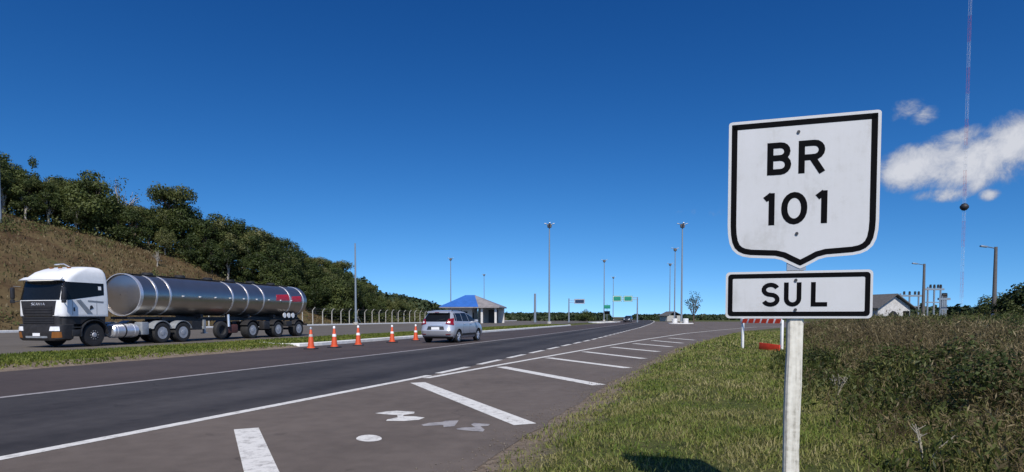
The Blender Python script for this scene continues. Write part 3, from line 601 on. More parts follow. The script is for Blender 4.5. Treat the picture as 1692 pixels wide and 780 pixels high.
def make_car(name, label, loc, rz, paint):
    """tall rounded five-door car, nose towards +x, rear axle at x = 0.75 from the tail"""
    c = thing(name, label, 'car', loc, rz)
    lev = [ # z, rear, front, half width, r rear, r front, bow rear, bow front
        (.22, .26, 4.10, .76, .26, .30, .03, .10), (.30, .11, 4.20, .83, .28, .34, .04, .12), (.45, .03, 4.25, .87, .30, .38, .06, .14), (.62, .0, 4.24, .885, .30, .40, .07, .14), (.68, .035, 4.20, .888, .30, .42, .07, .15),
        (.86, .07, 4.10, .885, .30, .46, .07, .16), (.96, .09, 3.92, .875, .30, .48, .08, .20), (1.02, .105, 3.68, .86, .30, .46, .08, .25), (1.07, .12, 3.40, .84, .30, .36, .08, .28),
        (1.12, .14, 3.20, .82, .30, .26, .08, .24), (1.25, .20, 2.98, .775, .30, .24, .08, .20), (1.38, .28, 2.74, .725, .30, .24, .08, .16), (1.50, .36, 2.46, .665, .30, .24, .08, .13),
        (1.57, .38, 2.22, .61, .30, .26, .08, .10), (1.615, .46, 1.98, .53, .30, .28, .07, .08), (1.645, .64, 1.72, .40, .24, .26, .04, .05), (1.655, .85, 1.45, .24, .2, .2, .02, .02)]
    body = sliced(lev).build('body', [paint, MT['darkgrey']], c, 32)
    WB = (.80, 3.38)
    cut(body, [((WB[0], .95, .33), .385, .9), ((WB[0], -.95, .33), .385, .9), ((WB[1], .95, .33), .385, .9), ((WB[1], -.95, .33), .385, .9)], 1)
    for sd_, nm in ((1, 'L'), (-1, 'R')):
        f = surf(lev, nm)
        for q in ([(.62, 1.10), (1.30, 1.09), (1.36, 1.50), (.72, 1.50)], [(1.36, 1.09), (2.12, 1.08), (2.05, 1.52), (1.42, 1.52)], [(2.18, 1.08), (3.02, 1.10), (2.46, 1.50), (2.11, 1.52)]):
            MB().panel(f, q, 8, 5, .004).build('side_window', MT['glass'], body)
        for q in ([(.42, 1.12), (.57, 1.11), (.66, 1.49), (.55, 1.47)],): MB().panel(f, q, 4, 5, .004).build('quarter_window', MT['glass'], body)
        MB().panel(f, [(1.20, .36), (3.0, .36), (3.0, .47), (1.20, .47)], 12, 2, .014).build('side_trim', MT['darkgrey'], body)
        for xh in (1.45, 2.25): MB().box((xh, sd_*.895, .955), (.16, .03, .028), bev=.01).build('door_handle', paint, body)
        for xs in (1.33, 2.14, 3.02): MB().panel(f, [(xs-.004, .5), (xs+.004, .5), (xs+.004, 1.05), (xs-.004, 1.05)], 1, 6, .002).build('door_seam', MT['darkgrey'], body)
        mm = MB(); mm.box((2.86, sd_*.965, 1.10), (.10, .19, .14), bev=.04); mm.box((2.88, sd_*.87, 1.07), (.05, .10, .03)); mm.build('mirror', paint, c)
        MB().tube([(.62, sd_*.55, 1.58), (.72, sd_*.56, 1.655), (1.85, sd_*.56, 1.655), (2.0, sd_*.54, 1.58)], .02, 8).build('roof_rail', MT['darkgrey'], c)
        fb = surf(lev, 'B')
        tl = MB().panel(fb, [(sd_*.50, .96), (sd_*.845, .90), (sd_*.765, 1.24), (sd_*.60, 1.20)], 6, 6, .025).build('tail_light', MT['red_lens'], c)
        MB().panel(fb, [(sd_*.60, 1.00), (sd_*.70, .99), (sd_*.70, 1.07), (sd_*.62, 1.08)], 3, 3, .032).build('reversing_lamp', MT['clear'], tl)
        MB().panel(fb, [(sd_*.52, .42), (sd_*.74, .42), (sd_*.74, .46), (sd_*.52, .46)], 4, 2, .012).build('reflector', MT['red_lens'], c)
        ff = surf(lev, 'F'); MB().panel(ff, [(sd_*.42, .74), (sd_*.76, .76), (sd_*.74, .90), (sd_*.46, .86)], 5, 4, .01).build('headlight', MT['clear'], c)
        for x in WB: wheel(c, (x, sd_*.765, .325), .325, .215, sd_, 'car')
    fb = surf(lev, 'B')
    rw = MB().panel(fb, [(-.70, 1.07), (.70, 1.07), (.575, 1.50), (-.575, 1.50)], 14, 6, .006).build('rear_window', MT['glass'], body)
    MB().tube([(.055, 0, 1.10), (.07, -.18, 1.16), (.115, -.42, 1.20)], .012, 6).build('rear_wiper', MT['darkgrey'], c)
    sp = MB(); sp.panel(lambda a, b: (Vector((.40-.17*b-.08*(1-(a/.62)**2), a, 1.59-.06*b)), Vector((0, 0, 1))), [(-.56, 0), (.56, 0), (.56, 1), (-.56, 1)], 12, 3, .012, -.02); sp.build('spoiler', paint, body)
    MB().box((.14, 0, 1.535), (.02, .22, .018)).build('brake_lamp', MT['red_lens'], body, 0)
    MB().panel(fb, [(-.46, .66), (.46, .66), (.40, .84), (-.40, .84)], 10, 3, .004).build('plate_recess', MT['darkgrey'], body)
    MB().box((-.045, 0, .735), (.012, .42, .13), bev=.005).build('number_plate', MT['cone_white'], c, 0)
    MB().panel(fb, [(-.74, .23), (.74, .23), (.80, .34), (-.80, .34)], 16, 3, .012).build('bumper_trim', MT['darkgrey'], body)
    MB().panel(fb, [(-.30, .895), (.30, .895), (.30, .925), (-.30, .925)], 6, 1, .014).build('tailgate_strip', MT['band'], body)
    ff = surf(lev, 'F'); MB().panel(ff, [(-.70, 1.13), (.70, 1.13), (.58, 1.52), (-.58, 1.52)], 14, 6, .005).build('windscreen', MT['glass'], body)
    MB().panel(ff, [(-.5, .42), (.5, .42), (.45, .66), (-.45, .66)], 10, 3, .008).build('grille', MT['darkgrey'], body)
    MB().box((2.0, 0, .25), (2.1, 1.3, .10)).build('underbody', MT['darkgrey'], c, 0)
    return c
rearc = PG(692, 568); cr = PG(757, 566.5)
CAR_H = R_(17.5); fwd = Vector((math.sin(CAR_H), math.cos(CAR_H), 0)); lft = Vector((-fwd.y, fwd.x, 0))
cpos = PG(720, 567); cpos.z = .0
car = make_car('parked_car', 'silver tall hatchback driving away beside the row of cones', (cpos.x, cpos.y, .0), math.pi/2 - CAR_H, MT['silver'])
car.scale = (1.07, 1.04, 1.0); car.name = 'car'

def make_truck():
    t = thing('tanker_truck', 'white cab lorry with a long polished steel tank trailer on the far carriageway', 'tanker lorry')
    # local x forward from the nose at 0 backwards (negative), +y = its left, towards the camera
    lev = [ # z, rear, front, half width, r rear, r front, bow rear, bow front
        (1.33, -2.19, -.06, 1.225, .06, .20, 0, .08), (1.36, -2.2, -.035, 1.235, .06, .24, 0, .09), (1.45, -2.2, -.03, 1.235, .06, .24, 0, .09), (2.00, -2.2, -.04, 1.24, .06, .26, 0, .10), (2.10, -2.2, -.06, 1.24, .06, .27, 0, .10),
        (2.45, -2.2, -.14, 1.225, .07, .27, 0, .10), (2.85, -2.2, -.24, 1.20, .08, .28, 0, .09), (2.92, -2.2, -.25, 1.195, .08, .28, 0, .09), (3.05, -2.2, -.36, 1.185, .10, .30, 0, .09), (3.25, -2.19, -.60, 1.16, .14, .34, 0, .08),
        (3.40, -2.15, -.92, 1.10, .18, .36, 0, .06), (3.48, -2.08, -1.15, 1.02, .22, .36, 0, .04), (3.52, -1.98, -1.35, .90, .22, .34, 0, .02)]
    cab = sliced(lev).build('cab', [MT['white'], MT['darkgrey']], t, 32)
    levs = [(1.0, -2.1, -.14, 1.17, .06, .16, 0, .06), (1.325, -2.1, -.12, 1.19, .06, .20, 0, .07)]
    sk = sliced(levs).build('cab_skirt', [MT['chassis'], MT['darkgrey']], t, 32); cut(sk, [((-1.50, 1.25, .52), .74, .9), ((-1.50, -1.25, .52), .74, .9)], 1)
    F, Ls, Rs = surf(lev, 'F'), surf(lev, 'L'), surf(lev, 'R')
    MB().panel(F, [(-1.17, 2.02), (1.17, 2.02), (1.12, 2.84), (-1.12, 2.84)], 22, 6, .006).build('windscreen', MT['glass'], cab)
    gr = MB().panel(F, [(-.86, 1.34), (.86, 1.34), (.98, 1.99), (-.98, 1.99)], 20, 8, .012).build('grille', MT['darkgrey'], t)
    for zz in (1.36, 1.47, 1.58, 1.69): MB().panel(F, [(-.78, zz), (.78, zz), (.80, zz+.07), (-.80, zz+.07)], 18, 1, .035, .005).build('grille_slat', MT['chassis'], gr)
    # maker's lettering on the panel above the slats, set letter by letter in thin strokes
    LT = {'S': [[(1, .85), (.75, 1), (.25, 1), (0, .78), (.2, .55), (.8, .45), (1, .22), (.75, 0), (.25, 0), (0, .15)]], 'C': [[(1, .85), (.7, 1), (.3, 1), (0, .7), (0, .3), (.3, 0), (.7, 0), (1, .15)]],
          'A': [[(0, 0), (.5, 1), (1, 0)], [(.2, .35), (.8, .35)]], 'N': [[(0, 0), (0, 1), (1, 0), (1, 1)]], 'I': [[(.5, 0), (.5, 1)]]}
    for i, ch in enumerate('SCANIA'):
        lt = MB()
        for k, path in enumerate(LT[ch]):
            P = [F(-.30 + i*.125 + x*.085, 1.80 + y*.10) for x, y in path]; lt.tube([p+n*(.018) for p, n in P], .011, 6)
        lt.build('letter', MT['band'], gr)
    mb = MB(); mb.panel(lambda a, b: (Vector((-.06+.20*(1-b) + .06*(1-(a/1.2)**2) - .22*abs(a/1.2)**3, a, 2.86+.12*b)), Vector((.5, 0, .85))), [(-1.16, 0), (1.16, 0), (1.12, 1), (-1.12, 1)], 20, 3, .02, -.015); mb.build('sun_visor', MT['white'], cab)
    for sgn, f in ((1, Ls), (-1, Rs)):
        win = MB().panel(f, [(-1.98, 2.28), (-.34, 2.03), (-.46, 2.80), (-2.0, 2.80)], 12, 5, .005).build('side_window', MT['glass'], t)
        MB().panel(f, [(-1.86, 2.50), (-1.72, 2.50), (-1.72, 2.66), (-1.86, 2.66)], 3, 3, .009).build('sticker', MT['cone_white'], win)
        MB().panel(f, [(-1.40, 1.46), (-1.14, 1.46), (-.66, 2.02), (-.86, 2.06)], 8, 5, .016).build('wind_deflector', MT['grey'], cab)
        MB().panel(f, [(-1.46, 1.70), (-1.28, 1.62), (-1.30, 1.80), (-1.38, 1.82)], 3, 3, .012).build('door_handle', MT['darkgrey'], cab)
        for xs in (-.50, -1.62): MB().panel(f, [(xs-.006, 1.4), (xs+.006, 1.4), (xs+.006, 2.03), (xs-.006, 2.03)], 1, 6, .003).build('door_seam', MT['darkgrey'], cab)
        MB().panel(f, [(-1.95, 1.92), (-1.2, 1.96), (-1.2, 2.04), (-1.95, 2.0)], 8, 1, .004).build('side_lettering', MT['grey'], cab)
        MB().panel(f, [(-.60, 1.55), (-.54, 1.55), (-.54, 1.72), (-.60, 1.72)], 2, 2, .012).build('air_vent', MT['darkgrey'], cab)
        mm = MB(); mm.box((.02, sgn*1.44, 2.32), (.12, .17, .50), bev=.05); mm.box((.03, sgn*1.44, 1.98), (.12, .17, .17), bev=.04); mm.tube([(-.16, sgn*1.20, 2.6), (.0, sgn*1.40, 2.62)], .022, 8); mm.tube([(-.12, sgn*1.2, 2.0), (.0, sgn*1.40, 1.95)], .022, 8); mm.build('mirror', MT['darkgrey'], cab)
        st = MB(); st.box((-.70, sgn*1.12, .62), (.48, .24, .30), bev=.04); st.box((-.70, sgn*1.13, .86), (.46, .22, .05), bev=.015); st.build('entry_step', MT['chassis'], t)
        ar = MB()
        P = [(-1.5+.66*math.cos(R_(q)), .52+.66*math.sin(R_(q))) for q in range(-5, 186, 15)]
        for a, b in zip(P[:-1], P[1:]): ar.box(((a[0]+b[0])/2, sgn*1.10, (a[1]+b[1])/2), (math.dist(a, b)*1.02, .32, .035), Matrix.Rotation(-math.atan2(b[1]-a[1], b[0]-a[0]), 3, 'Y'))
        ar.build('mudguard', MT['darkgrey'], t, 0)
    levb = [(.30, -.55, .02, 1.05, .1, .2, 0, .06), (.38, -.6, .06, 1.18, .1, .25, 0, .08), (.70, -.62, .08, 1.22, .1, .28, 0, .09), (.97, -.62, .05, 1.22, .1, .28, 0, .09), (1.0, -.6, .0, 1.18, .1, .26, 0, .08)]
    ml = sliced([(1.0, -.5, -.02, 1.08, .1, .2, 0, .07), (1.325, -.5, -.02, 1.10, .1, .2, 0, .08)]).build('lower_grille', MT['chassis'], t, 32); FM = surf([(1.0, -.5, -.02, 1.08, .1, .2, 0, .07), (1.325, -.5, -.02, 1.10, .1, .2, 0, .08)], 'F')
    for zz in (1.04, 1.14, 1.24): MB().panel(FM, [(-.85, zz), (.85, zz), (.85, zz+.055), (-.85, zz+.055)], 14, 1, .03, .003).build('grille_slat', MT['darkgrey'], ml)
    bum = sliced(levb).build('bumper', MT['chassis'], t, 32); FB = surf(levb, 'F')
    for sgn in (1, -1):
        MB().panel(FB, [(sgn*.72, .72), (sgn*1.14, .72), (sgn*1.12, .90), (sgn*.76, .90)], 6, 3, .01).build('headlight', MT['clear'], bum)
        MB().panel(FB, [(sgn*.80, .42), (sgn*1.16, .44), (sgn*1.17, .68), (sgn*.86, .68)], 6, 3, .01).build('fog_lamp', MT['amber'], bum)
    MB().panel(FB, [(-.60, .42), (.6, .42), (.6, .50), (-.6, .50)], 8, 1, .012).build('bumper_strip', MT['grey'], bum)
    for sgn, f in ((1, Ls), (-1, Rs)): MB().panel(f, [(-.345, 2.03), (-.10, 2.02), (-.20, 2.82), (-.465, 2.80)], 6, 5, .004).build('corner_pillar', MT['glass'], t)
    MB().box((.175, .05, .56), (.012, .40, .13), bev=.004).build('number_plate', MT['cone_white'], bum, 0)
    for y in (-.5, 0, .5): MB().box((-.98, y, 3.46), (.10, .16, .06), bev=.02).build('roof_lamp', MT['amber'], cab)
    MB().tube([(-1.2, .3, 3.5), (-.9, .3, 3.62), (-.5, .3, 3.55)], .025, 8).build('air_horn', MT['band'], cab)
    ch = MB()
    for y in (.42, -.42): ch.box((-4.0, y, .86), (6.2, .09, .26))
    for x in (-1.4, -3.0, -4.6, -6.2): ch.box((x, 0, .86), (.12, .76, .18))
    ch.tube([(-5.2, -1.0, .52), (-5.2, 1.0, .52)], .09); ch.tube([(-6.5, -1.0, .52), (-6.5, 1.0, .52)], .09); ch.tube([(-1.5, -1.0, .52), (-1.5, 1.0, .52)], .08); ch.lathe([(.55, 1.0), (.55, 1.10), (.3, 1.14)], (-5.9, 0, 0), 'Z', 20)
    ch.build('chassis', MT['chassis'], t, 0)
    for sgn in (1, -1):
        ft = MB(); ft.lathe([(.02, -2.52), (.26, -2.52), (.325, -2.58), (.325, -3.84), (.26, -3.90), (.02, -3.90)], (0, sgn*.86, .66), 'X', 22); tk = ft.build('fuel_tank', MT['alu'], t, 35)
        for x in (-2.75, -3.15, -3.65): MB().lathe([(.326, x-.035), (.337, x-.03), (.337, x+.03), (.326, x+.035)], (0, sgn*.86, .66), 'X', 22).build('strap', MT['darkgrey'] if x == -3.15 else MT['band'], tk, 35)
        MB().box((-4.20, sgn*.95, .75), (.40, .5, .62), bev=.06).build('tool_box', MT['grey'], t)
        wheel(t, (-1.50, sgn*1.06, .51), .51, .30, sgn, 'truck_front')
        for x in (-5.2, -6.52):
            wheel(t, (x, sgn*.94, .51), .51, .56, sgn, 'truck_rear'); g = MB()
            P = [(x+.60*math.cos(R_(q)), .51+.60*math.sin(R_(q))) for q in range(20, 161, 14)]
            for a, b in zip(P[:-1], P[1:]): g.box(((a[0]+b[0])/2, sgn*.96, (a[1]+b[1])/2), (math.dist(a, b)*1.02, .52, .03), Matrix.Rotation(-math.atan2(b[1]-a[1], b[0]-a[0]), 3, 'Y'))
            g.build('mudguard', MT['grey'], t, 0)
    # trailer tank
    TX0, TX1, TC, TRY, TRZ = -4.05, -17.55, 2.39, 1.16, 1.01
    def tk(a, x, k=1.0): return Vector((x, TRY*k*math.cos(a), TC + TRZ*k*math.sin(a)))
    mb = MB(); vs = []; secs = [(TX0+.13, .02), (TX0+.125, .35), (TX0+.10, .62), (TX0+.05, .85), (TX0+.02, .95), (TX0, 1.0)] + [(TX0+(TX1-TX0)*i/24, 1.0) for i in range(1, 24)] + [(TX1, 1.0), (TX1-.03, .95), (TX1-.07, .85), (TX1-.12, .62), (TX1-.15, .35), (TX1-.155, .02)]; n = 40
    for x, k in secs: vs += [tk(2*math.pi*j/n, x, k) for j in range(n)]
    mb.add(vs, [(i*n+j, i*n+(j+1) % n, (i+1)*n+(j+1) % n, (i+1)*n+j) for i in range(len(secs)-1) for j in range(n)]); tank = mb.build('tank', MT['tank'], t, 40)
    def hoop(x, wd, k, nm='band', mat=None):
        b = MB(); vs = []
        for dx, kk in ((-wd/2, .995), (-wd/2, k), (wd/2, k), (wd/2, .995)): vs += [tk(2*math.pi*j/n, x+dx, kk) for j in range(n)]
        b.add(vs, [(i*n+j, i*n+(j+1) % n, (i+1)*n+(j+1) % n, (i+1)*n+j) for i in range(3) for j in range(n)]); return b.build(nm, mat or MT['band'], tank, 40)
    hoop(TX0+.0, .17, 1.03, 'front_ring')
    for x in (-4.95, -5.8, -10.3, -11.6, -13.05, -15.7, -17.15): hoop(x, .10, 1.014)
    tkf = lambda a, x: (tk(a, x), Vector((0, math.cos(a)/TRY, math.sin(a)/TRZ)).normalized())
    for x0, x1, a0, a1 in ((-14.2, -15.62, -.02, .42), (-15.80, -16.95, -.06, .36)):
        MB().panel(tkf, [(a0, x0), (a0+.03, x1), (a1, x1), (a1-.06, x0-.12)], 6, 8, .004).build('red_lettering', MT['decal_red'], tank)
    for x in (-15.35, -15.8, -16.25): MB().lathe([(.0, 0), (.17, 0), (.17, .03), (.0, .03)], (x, .93, 1.42), 'Y', 18).build('hazard_disc', MT['cone_white'], tank)
    for x in np.arange(-6.6, -16.8, -1.15): 
        p, nn = tkf(.0, x); MB().box(p+nn*.02, (.12, .04, .07), bev=.012).build('marker_lamp', MT['clear'], tank)
    wk = MB(); wk.box((-10.4, 0, TC+TRZ+.02), (12.6, .62, .03))
    for x in (-5.5, -7.6, -9.6, -11.4, -13.2, -15.2): wk.lathe([(.26, 0), (.26, .10), (.20, .13), (.05, .14)], (x, 0, TC+TRZ+.03), 'Z', 18); 
    wk.build('roof_walkway', MT['chassis'], tank, 30)
    tc_ = MB(); tc_.box((-11.6, 0, 1.20), (11.6, 1.1, .22)); tc_.box((-4.9, 0, 1.26), (2.2, 1.0, .12))
    for x in (-8.2, -12.0, -14.4, -16.8): tc_.box((x, 0, 1.35), (.16, 1.7, .22))
    for x in (-11.9, -14.35, -16.55): tc_.tube([(x, -1.0, .52), (x, 1.0, .52)], .08)
    tc_.box((-17.5, 0, .78), (.12, 2.3, .14)); tc_.box((-17.4, .6, 1.0), (.08, .08, .45)); tc_.box((-17.4, -.6, 1.0), (.08, .08, .45)); tc_.build('trailer_frame', MT['chassis'], t, 0)
    for sgn in (1, -1):
        for x in (-11.9, -14.35, -16.55):
            wheel(t, (x, sgn*.94, .51), .51, .56, sgn, 'truck_rear'); g = MB()
            P = [(x+.62*math.cos(R_(q)), .51+.62*math.sin(R_(q))) for q in range(30, 151, 15)]
            for a, b in zip(P[:-1], P[1:]): g.box(((a[0]+b[0])/2, sgn*.96, (a[1]+b[1])/2), (math.dist(a, b)*1.02, .54, .03), Matrix.Rotation(-math.atan2(b[1]-a[1], b[0]-a[0]), 3, 'Y'))
            g.build('mudguard', MT['chassis'], t, 0)
        MB().box((-13.2, sgn*1.02, .80), (.55, .4, .5), bev=.05).build('tool_box', MT['chassis'], t)
        MB().box((-15.45, sgn*1.02, .86), (.6, .4, .36), bev=.05).build('tool_box', MT['chassis'], t)
        lg = MB(); lg.box((-8.35, sgn*.85, .80), (.12, .12, .72)); lg.box((-8.35, sgn*.85, .42), (.26, .26, .05)); lg.build('landing_leg', MT['grey'], t, 0)
        MB().panel(lambda a, b: (Vector((a, sgn*1.10, b)), Vector((0, sgn, 0))), [(-7.2, .62), (-7.9, .62), (-7.9, 1.1), (-7.2, 1.1)], 1, 1, .02, -.3).build('valve_box', MT['chassis'], t, 0)
        MB().box((-17.57, sgn*.85, .80), (.05, .34, .11), bev=.01).build('tail_light', MT['red_lens'], t)
    MB().tube([(-9.9, 1.12, 1.45), (-9.9, 1.15, .75)], .07, 10).build('discharge_pipe', MT['alu'], t)
    sp = MB().lathe([(.28, -.14), (.40, -.15), (.48, -.12), (.50, -.06), (.50, .06), (.48, .12), (.40, .15), (.28, .14), (.22, .05), (.001, .04)], (0, 0, 0), 'Y', 26).build('spare_wheel', MT['rubber'], t, 40); sp.location = (-9.45, .98, .56)
    MB().box((-10.3, .75, .62), (.9, .7, .5), bev=.08).build('hose_locker', MT['dirty_red'], t)
    return t
truck = make_truck()
nose = ST(19.5, 26.15, 0); truck.location = nose; truck.rotation_euler = (0, 0, math.atan2(-AY, -AX))

# ------------------------------------------------------------------ cones
def make_cone(label, px, py, plain, hgt):
    p = PG(px, py); c = thing('traffic_cone', label, 'traffic cone', (p.x, p.y, 0), random.uniform(-.4, .4), 'cones along the kerb')
    MB().box((0, 0, .025), (.44, .44, .05), bev=.015).build('base', MT['darkgrey'] if True else None, c)
    pr = [(.17, .045), (.165, .07), (.135, .09), (.045, hgt-.02), (.035, hgt), (.0, hgt)]
    rr = lambda z: .135 - (.135-.045)*(z-.09)/(hgt-.11)
    b = MB().lathe(pr, (0, 0, 0), 'Z', 20).build('cone_body', MT['orange'], c, 40)
    bands = ((.64, .76),) if plain else ((.58, .71),)
    for a, q in bands: MB().lathe([(rr(a*hgt)+.002, a*hgt), (rr(a*hgt)+.006, a*hgt), (rr(q*hgt)+.006, q*hgt), (rr(q*hgt)+.002, q*hgt)], (0, 0, 0), 'Z', 20).build('reflective_band', MT['cone_white'] if not plain else MT['pale'], b, 40)
    MB().lathe([(.036, hgt-.005), (.05, hgt), (.05, hgt+.07), (.03, hgt+.10), (0, hgt+.10)], (0, 0, 0), 'Z', 14).build('cap', MT['cone_white'] if not plain else MT['grey'], c, 40)
    return c
for (px, py, plain, hg), lb in zip(((514, 577, True, .80), (552.5, 574.5, False, .82), (592, 571, False, .82), (648, 566, False, .80), (687, 563, False, .80)),
    ('orange cone with a dull greyish band, closest to the back of the tanker', 'orange cone with a white band, second one from the tanker', 'orange white-banded cone midway in the row by the kerb', 'orange cone standing alone a little left of the silver hatchback', 'orange cone half hidden behind the left side of the silver hatchback')): make_cone(lb, px, py, plain, hg)

# ------------------------------------------------------------------ roadside barrier on the right
br_, bl_ = PD(1291.5, 579, 20.0), PD(1227, 560, 21.8)
def barrier():
    a, b = Vector((bl_.x, bl_.y, 0)), Vector((br_.x, br_.y, 0)); d = (b-a); Lb = d.length; ang = math.atan2(d.y, d.x)
    t = thing('road_barrier', 'low white-legged barrier with red and white striped boards on the grass', 'road barrier', (a.x, a.y, tz(a.x, a.y)), ang)
    zb_ = tz(b.x, b.y)-t.location.z; top = PD(1227, 526, bl_.y).z - t.location.z; topb = PD(1291, 529, br_.y).z - t.location.z
    MB().box((0, 0, top/2-.1), (.075, .075, top+.2), bev=.008).build('leg', MT['white'], t); MB().box((Lb, 0, (topb+zb_)/2-.1), (.075, .075, topb-zb_+.2), bev=.008).build('leg', MT['white'], t)
    bd = MB().box((Lb/2, -.055, top-.09), (Lb+.1, .022, .16), bev=.004).build('board', MT['cone_white'], t)
    st = MB(); fr = lambda x, y, q: Vector((x, -.066-q, y)); k = 0
    for x in np.arange(.03, Lb-.25, .32): st.prism([(x, top-.165), (x+.24, top-.165), (x+.31, top-.015), (x+.07, top-.015)], -.001, .003, fr)
    st.build('red_stripe', MT['red'], bd, 0)
    lw = MB(); x0 = Lb*.50; lw.box(((x0+Lb)/2-.03, -.055, zb_+.12), (Lb-x0, .03, .27), Matrix.Rotation(.05, 3, 'Y'), bev=.006); lw.build('lower_board', MT['red'], t)
    return t
barrier()

# ------------------------------------------------------------------ masts, poles, signs in the distance
def light_mast(label, px, depth, top_py, crown, hide=0):
    b = PD(px, 524, depth); zt_ = PD(px, top_py, depth).z; t = thing('light_mast', label, 'lamp post', (b.x, b.y, max(tz(b.x, b.y), 0)), 0, 'tall light masts along the highway')
    n = 12; MB().tube([(0, 0, -.2)]+[(0, 0, zt_*k/6) for k in range(1, 7)], [.20, .185, .17, .155, .14, .125, .11], n).build('pole', MT['mast'], t, 40)
    MB().lathe([(.42, -.05), (.42, .35), (.36, .4), (.27, .4)], (0, 0, 0), 'Z', 14).build('footing', MT['concrete'], t)
    if crown:
        MB().lathe([(.12, zt_-.7), (.40, zt_-.6), (.46, zt_-.2), (.36, zt_+.1), (.0, zt_+.15)], (0, 0, 0), 'Z', 14).build('crown', MT['pole'], t, 40)
        for k in range(4 if crown > 1 else 2):
            q = (R_(0)+k*math.pi/2) if crown > 1 else k*math.pi; d = Vector((math.cos(q), math.sin(q), 0)); h_ = MB(); h_.tube([d*.25+Vector((0, 0, zt_-.1)), d*.75+Vector((0, 0, zt_+.12))], .05, 6)
            h_.box(d*.8+Vector((0, 0, zt_+.16)), (.5, .30, .14), Matrix.Rotation(q, 3, 'Z') @ Matrix.Rotation(-.15, 3, 'Y'), bev=.05); h_.build('lamp_head', MT['metal'], t)
    return t
light_mast('dark crowned light mast above the right end of the white median kerb', 907.5, 121, 371, 2)
light_mast('tall dark-crowned light mast standing on the small island with white drums', 1126, 118, 371, 2)
light_mast('light mast immediately left of the one on the white-drum island, somewhat lower', 1114.5, 164, 411, 1)
light_mast('lowest and thinnest of the three light masts clustered near the white-drum island', 1106.5, 210, 436, 1)
light_mast('thin distant light mast rising beside the small stacked signs on the far kerb island', 998, 199, 430, 1)
light_mast('small faint light mast behind the twin green overhead signs', 1013, 283, 458, 1)
light_mast('faint light mast behind the left slope of the blue roofed building', 745, 205, 434, 1)
light_mast('faintest light mast, above the right slope of the blue roofed building', 800, 283, 458, 1)
light_mast('plain light pole without visible lamps in front of the dark forest edge', 588, 104.5, 402, 0)
def pole_lamp(label, px, depth, top_py):
    b = PD(px, 524, depth); zt_ = PD(px, top_py, depth).z; g = tz(b.x, b.y); t = thing('street_lamp', label, 'street lamp', (b.x, b.y, g), 0, 'concrete pole lamps behind the weeds'); zt_ -= g
    MB().tube([(0, 0, -.2), (0, 0, zt_*.3), (0, 0, zt_)], [.20, .18, .13], 10).build('pole', MT['pole'], t, 40)
    MB().tube([(0, 0, -.1), (0, 0, 1.2)], .207, 10).build('painted_foot', MT['wall'], t, 40)
    MB().tube([(0, 0, zt_-.15), (-.6, -.1, zt_-.05), (-1.0, -.15, zt_+.0)], .04, 8).build('arm', MT['pole'], t, 40)
    MB().box((-1.25, -.18, zt_+.02), (.62, .26, .15), Matrix.Rotation(.12, 3, 'Y'), bev=.05).build('lamp_head', MT['metal'], t)
pole_lamp('tallest single arm concrete lamp pole over the weeds at the far right', 1642, 55, 408)
pole_lamp('shorter single arm concrete lamp pole rising among the steel frames', 1525, 72, 436)
def post(label, px, depth, top_py, r, nm='concrete_post'):
    b = PD(px, 524, depth); zt_ = PD(px, top_py, depth).z; o = MB().tube([(0, 0, -.2), (0, 0, zt_*.5), (0, 0, zt_-.1), (0, 0, zt_)], [r, r*.9, r*.8, r*.5], 8).build(nm, MT['mast'], None, 40); o.location = (b.x, b.y, 0); return tag(o, label, 'post')
post('short thick concrete post between the blue roofed building and the tall light mast', 884, 150, 485, .32)
def gantry(label, px, depth, top_py, panels, mat, rod=.09):
    b = PD(px, 524, depth); t = thing('overhead_sign', label, 'road sign', (b.x, b.y, 0), 0); g = lambda x, y: (PD(x, y, depth) - Vector((b.x, b.y, 0)))
    zt_ = g(px, top_py).z; MB().tube([(0, 0, -.2), (0, 0, zt_)], [.2, .13], 10).build('post', MT['mast'], t, 40)
    far = min(p[0] for p in panels) if panels[0][0] < px else max(p[2] for p in panels); am = MB(); ym = (panels[0][1]+panels[0][3])/2
    for dy in (-2.0, 1.5): q = g(far, ym+dy); am.tube([(0, 0, q.z), (q.x, 0, q.z)], .07, 6)
    am.build('arm', MT['mast'], t)
    for x0, y0, x1, y1 in panels:
        a, c = g(x0, y1), g(x1, y0); w_, h_ = c.x-a.x, c.z-a.z
        pn = MB().box(((a.x+c.x)/2, -.16, (a.z+c.z)/2), (w_, .05, h_), bev=.01).build('sign_panel', mat, t); fr = lambda x, y, d: Vector((a.x+x, -.186-d, a.z+y)); e = h_*.06
        MB().ring(rrect(e, e, w_-e, h_-e, e)[::1], rrect(2*e, 2*e, w_-2*e, h_-2*e, e*.6), -.001, .006, fr).build('border', MT['cone_white'], pn, 0)
    return t
gantry('twin green direction panels hung from one arm over the far road', 1053, 150, 491, [(1012, 488.5, 1027, 498.5), (1030, 488.5, 1045, 498.5)], MT['green'])
gantry('single dark blue direction panel on a long arm left of the round bush', 940, 150, 493, [(949, 494, 966, 502)], MT['blue'])
b = PD(1003, 524, 150); t = thing('road_sign', 'small green sign above a black sign on one far post', 'road sign', (b.x, b.y, 0))
MB().tube([(0, 0, -.2), (0, 0, PD(1003, 502, 150).z)], .06, 8).build('post', MT['mast'], t); MB().box((0, -.09, PD(1003, 507, 150).z), (1.6, .05, .9), bev=.01).build('green_panel', MT['green'], t); MB().box((0, -.09, PD(1003, 516.5, 150).z), (1.4, .05, .75), bev=.01).build('black_panel', MT['black'], t)
